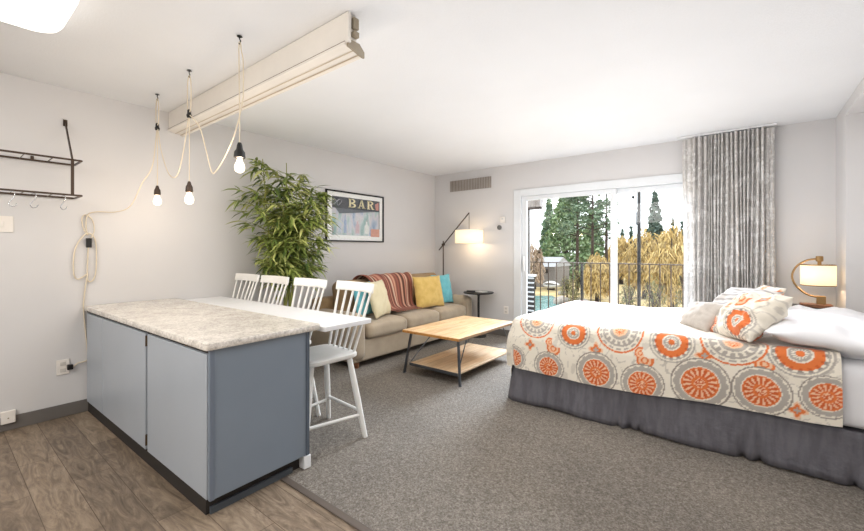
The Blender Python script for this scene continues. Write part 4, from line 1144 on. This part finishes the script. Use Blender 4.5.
def pine(u, vtop, hw_px, Y, label, seed, clumps=26, v_low=250, m='fir'):
    """tall open pine: bare trunk, tufts on separate boughs"""
    rg = random.Random(seed); base = at(u, 250, Y); top = at(u, vtop, Y); mpp = (base - CAM).dot(Vector((-SN, CS, 0))) / F
    zl = at(u, v_low, Y).z; hw = hw_px * mpp
    t = thing('pine_tree', label, 'tree', (base.x, base.y, GZ))
    MB().tube([(base.x, base.y, GZ), (base.x + .1, base.y, top.z)], [2.0 * mpp, .5 * mpp], 7).build('trunk', 'bark', t, smooth=True)
    mb = MB(); bo = MB()
    for i in range(clumps):
        z = rg.uniform(zl, top.z); a = rg.uniform(0, 2 * PI); r = hw * rg.uniform(.25, 1) * (1.05 - .5 * (z - zl) / (top.z - zl))
        c = Vector((base.x + r * math.cos(a), base.y + r * math.sin(a), z)); bo.tube([(base.x, base.y, z - .3 * r), c], [.05, .02], 4)
        for k in range(34):
            p = c + Vector((rg.gauss(0, 1) * 2.2, rg.gauss(0, 1) * 2.2, rg.gauss(0, 1) * 1.3)) * mpp
            card(mb, p, rg.uniform(.6, 1.2) * mpp * 1.7, rg)
    bo.build('boughs', 'bark', t); mb.build('foliage', m, t); return t
def willow(u, vtop, hw_px, Y, label, seed, n=1300, m='willow', name='willow_tree', cat='tree', flat=1.0):
    rg = random.Random(seed); base = at(u, 250, Y); top = at(u, vtop, Y); mpp = (base - CAM).dot(Vector((-SN, CS, 0))) / F
    hw = hw_px * mpp; Ht = top.z - GZ
    t = thing(name, label, cat, (base.x, base.y, GZ))
    MB().tube([(base.x, base.y, GZ), (base.x + .1 * hw, base.y, GZ + .5 * Ht)], [.045 * Ht, .025 * Ht], 7).build('trunk', 'bark', t, smooth=True)
    bo = MB()
    for k in range(9):
        a = rg.uniform(0, 2 * PI); bo.tube([(base.x, base.y, GZ + Ht * rg.uniform(.2, .4)), (base.x + .4 * hw * math.cos(a), base.y + .4 * hw * math.sin(a), GZ + Ht * .6), (base.x + .75 * hw * math.cos(a), base.y + .75 * hw * math.sin(a), GZ + Ht * .8)], [.03 * Ht * .6, .012 * Ht, .004 * Ht], 5)
    bo.build('boughs', 'bark', t)
    mb = MB()
    for i in range(n):
        th = rg.uniform(0, 2 * PI); ph = math.acos(rg.uniform(-.55, 1)); rr_ = rg.random() ** .35
        p = Vector((base.x + hw * rr_ * math.sin(ph) * math.cos(th), base.y + hw * rr_ * math.sin(ph) * math.sin(th), GZ + Ht * (.42 + .58 * rr_ * math.cos(ph) * rg.uniform(.75, 1))))
        L = rg.uniform(.03, .11) * Ht * flat; wd = rg.uniform(.7, 1.5) * mpp
        a = rg.uniform(0, PI); dx = Vector((math.cos(a), math.sin(a), 0)) * wd * .5; sw = Vector((rg.gauss(0, .45), rg.gauss(0, .45), -1)) * L
        mb.add([p - dx, p + dx, p + sw + dx * .4, p + sw - dx * .4], [(0, 1, 2, 3)])
    mb.build('foliage', m, t); return t
conifer(549, 197, 14, 80, 'slender pointed fir at the left of the glass door view', m='fir', n=2200, seed=3)
conifer(566, 186, 34, 62, 'broad green cedar filling the left door pane', m='cedar', n=4200, seed=4)
conifer(592, 212, 20, 88, 'dull green cedar between the two tall pines', m='cedar', n=2200, seed=14)
pine(577, 172, 18, 44, 'open tall pine left of the dark-trunked one', 5, 60, 236)
pine(592, 168, 20, 40, 'tall dark-trunked pine beside the door mullion', 6, 64, 232)
pine(606, 176, 12, 50, 'tall pine partly behind the door mullion', 7, 40, 245)
conifer(655, 189, 14, 78, 'single pointed fir in the right door pane', m='fir_pale', n=2000, seed=8)
conifer(622, 228, 5, 90, 'tiny distant fir just right of the mullion', m='fir_pale', n=500, seed=9)
conifer(631, 227, 4, 96, 'tiny distant fir just left of the black post', m='fir_pale', n=500, seed=19)
conifer(673, 217, 5, 96, 'small hazy fir behind the yellow willows at right', m='fir_pale', n=600, seed=10)
conifer(682, 221, 5, 84, 'small hazy fir nearest the curtain', m='fir_pale', n=500, seed=12)
willow(672, 219, 20, 32, 'yellow willow at the right end beside the curtain', 20, 5200)
willow(645, 226, 18, 41, 'yellow willow behind the black balcony post', 21, 5000)
willow(621, 234, 14, 57, 'yellow willow just right of the door mullion', 22, 4000)
willow(597, 250, 13, 36, 'low yellow willow under the dark-trunked pine', 23, 3200)
willow(534, 238, 10, 43, 'bare brownish tree at the left edge of the door view', 24, 1100, m='bare', name='bare_tree')
for i, (u, v, hw, Y, lb) in enumerate(((582, 262, 12, 38, 'grey-green shrub beneath the cedar'), (567, 274, 7, 36, 'grey-green shrub right of the beached boat'), (688, 262, 12, 26, 'low shrub on the bank nearest the curtain'), (655, 270, 11, 24, 'low shrub on the bank behind the post'), (628, 276, 9, 25, 'low shrub on the bank right of the mullion'), (574, 286, 6, 32, 'dark low shrub at the water edge'))):
    willow(u, v, hw, Y, lb, 40 + i, 600, m='shrub', name='shrub', cat='shrub', flat=.5)
# far house
hp = at(549, 262, 48); k = (hp - CAM).dot(Vector((-SN, CS, 0))) / F
t = thing('house', 'low distant house with grey gabled roof across the river', 'house', (hp.x, 48, GZ))
w_ = 15 * k; zt = at(549, 266, 48).z
MB().box(hp.x - w_, hp.x + w_ * .8, 46, 51, GZ, zt).build('wall', mat('house_siding', (128, 124, 122), .8), t)
MB().prism([(45.6, zt), (51.4, zt), (48.5, zt + 9 * k)], lambda a, b, q_: (hp.x - w_ * 1.08 + q_, a, b), w_ * 1.96).build('roof', mat('house_roof', (168, 170, 174), .8), t)
for dx in (-.5, .2): MB().box(hp.x + dx * w_, hp.x + dx * w_ + 3 * k, 45.9, 45.99, zt - 6 * k, zt - 2 * k).build('window', 'dark', t)
# white boat on the bank
bp = ground_at(551, 290); bk = (bp - CAM).dot(Vector((-SN, CS, 0))) / F
t = thing('boat', 'white covered boat beached by the river', 'boat', bp)
L_ = 9 * bk; z0 = GZ + .55
def hull(u, v):
    s = -1 + 2 * u; wdt = (1 - abs(s) ** 2.4) * .55; a = PI * v
    return Vector((bp.x + s * L_, bp.y - math.cos(a) * wdt, z0 - math.sin(a) * .5 * wdt ** .6 + .18 * s * s))
MB().grid(hull, 20, 10).build('hull', mat('boat_hull', (206, 208, 208), .5), t, smooth=True, solid=.05)
MB().grid(lambda u, v: Vector((bp.x + (-1 + 2 * u) * L_ * .9, bp.y + (-1 + 2 * v) * .5 * (1 - abs(-1 + 2 * u) ** 3 * .8), z0 + .10 + .35 * (1 - (-1 + 2 * u) ** 2) * (1 - .5 * (-1 + 2 * v) ** 2))), 16, 8).build('cover', mat('boat_cover', (236, 238, 238), .6), t, smooth=True, solid=.04)
MB().box(bp.x - L_ * .4, bp.x + L_ * .4, bp.y - .1, bp.y + .1, GZ, z0 - .3).build('cradle', 'bark', t)
# river rocks
rk = MB(); rgk = random.Random(5)
def rock(c, s, sd):
    m = bmesh.new(); bmesh.ops.create_icosphere(m, subdivisions=2, radius=1); o = MB(); ix = {}
    for i, v in enumerate(m.verts):
        f = 1 + .35 * noise.noise(v.co * 1.3 + Vector((sd, 0, 0))); o.v.append(tuple(Vector(c) + Vector((v.co.x * s[0], v.co.y * s[1], v.co.z * s[2])) * f)); ix[v] = i
    o.f = [tuple(ix[v] for v in f.verts) for f in m.faces]; m.free(); return o
M['rock'] = mat('river_rock', (166, 160, 152), .9, c2=(110, 106, 100), scale=2)
for i, (u, v, lb) in enumerate(((566, 312, 'grey boulder at river edge left of the thick railing post'), (562, 304, 'grey boulder on the bank below the shrub'), (592, 320, 'large grey boulder nearest the bed corner'), (563, 295, 'small grey boulder beside the beached boat'), (580, 306, 'grey boulder below the cedar left of the thick railing post'))):
    p = ground_at(u, v); s = .45 + .2 * (i % 3)
    tag(rock((p.x, p.y, GZ + s * .3), (s * 1.3, s, s * .7), i).build('boulder', 'rock', smooth=True, loc=(p.x, p.y, GZ)), lb, 'rock', 'boulders along the river')
# fallen log
l0, l1 = ground_at(586, 288), ground_at(612, 289)
tag(MB().tube([(l0.x, l0.y, GZ + .22), ((l0.x + l1.x) / 2, (l0.y + l1.y) / 2 + .2, GZ + .2), (l1.x, l1.y, GZ + .16)], [.22, .2, .16], 9).build('fallen_log', mat('bleached_log', (206, 198, 184), .9), smooth=True, loc=(l0.x, l0.y, GZ)), 'pale fallen log on the bank behind the railing', 'log')

# ================================================================== LIGHT
wd = bpy.data.worlds.new('overcast_sky'); bpy.context.scene.world = wd; wd.use_nodes = True
bg = wd.node_tree.nodes['Background']; bg.inputs[0].default_value = (.94, .97, 1, 1); bg.inputs[1].default_value = 3.0
# added fill lamps without fixtures: behind the camera, mid-room and outside the door
area_light('kitchen_fill', (2.6, -1.2, 2.45), (R(28), 0, 0), 3.2, 1.6, 122, (255, 252, 248))  # unseen fill behind the camera, no such lamp in the kitchen
area_light('ceiling_fill', (2.8, 2.8, 1.0), (R(180), 0, 0), 3.4, 4.6, 41, (250, 251, 255))  # added upward fill that brightens the ceiling
area_light('room_fill', (3.0, 2.9, 2.5), (0, 0, 0), 2.8, 2.6, 42, (250, 251, 254))  # added downward fill, no fixture at this spot
area_light('sky_fill', (1.7, 9.0, 3.7), (R(-58), 0, R(-4)), 3.0, 1.8, 1700, (226, 238, 255))  # extra unseen lamp outside, boosts the daylight through the door
p = area_light('door_daylight', (2.7, YB + .13, 1.1), (R(90), 0, R(180)), 2.1, 1.9, 20, (240, 247, 255)); p.data.cycles.is_portal = True

s = bpy.context.scene
s.view_settings.view_transform = 'Standard'; s.view_settings.look = 'None'; s.view_settings.exposure = 0; s.view_settings.gamma = 1
s.cycles.use_denoising = True
s.cycles.max_bounces = 8; s.cycles.transparent_max_bounces = 12; s.cycles.sample_clamp_indirect = 6
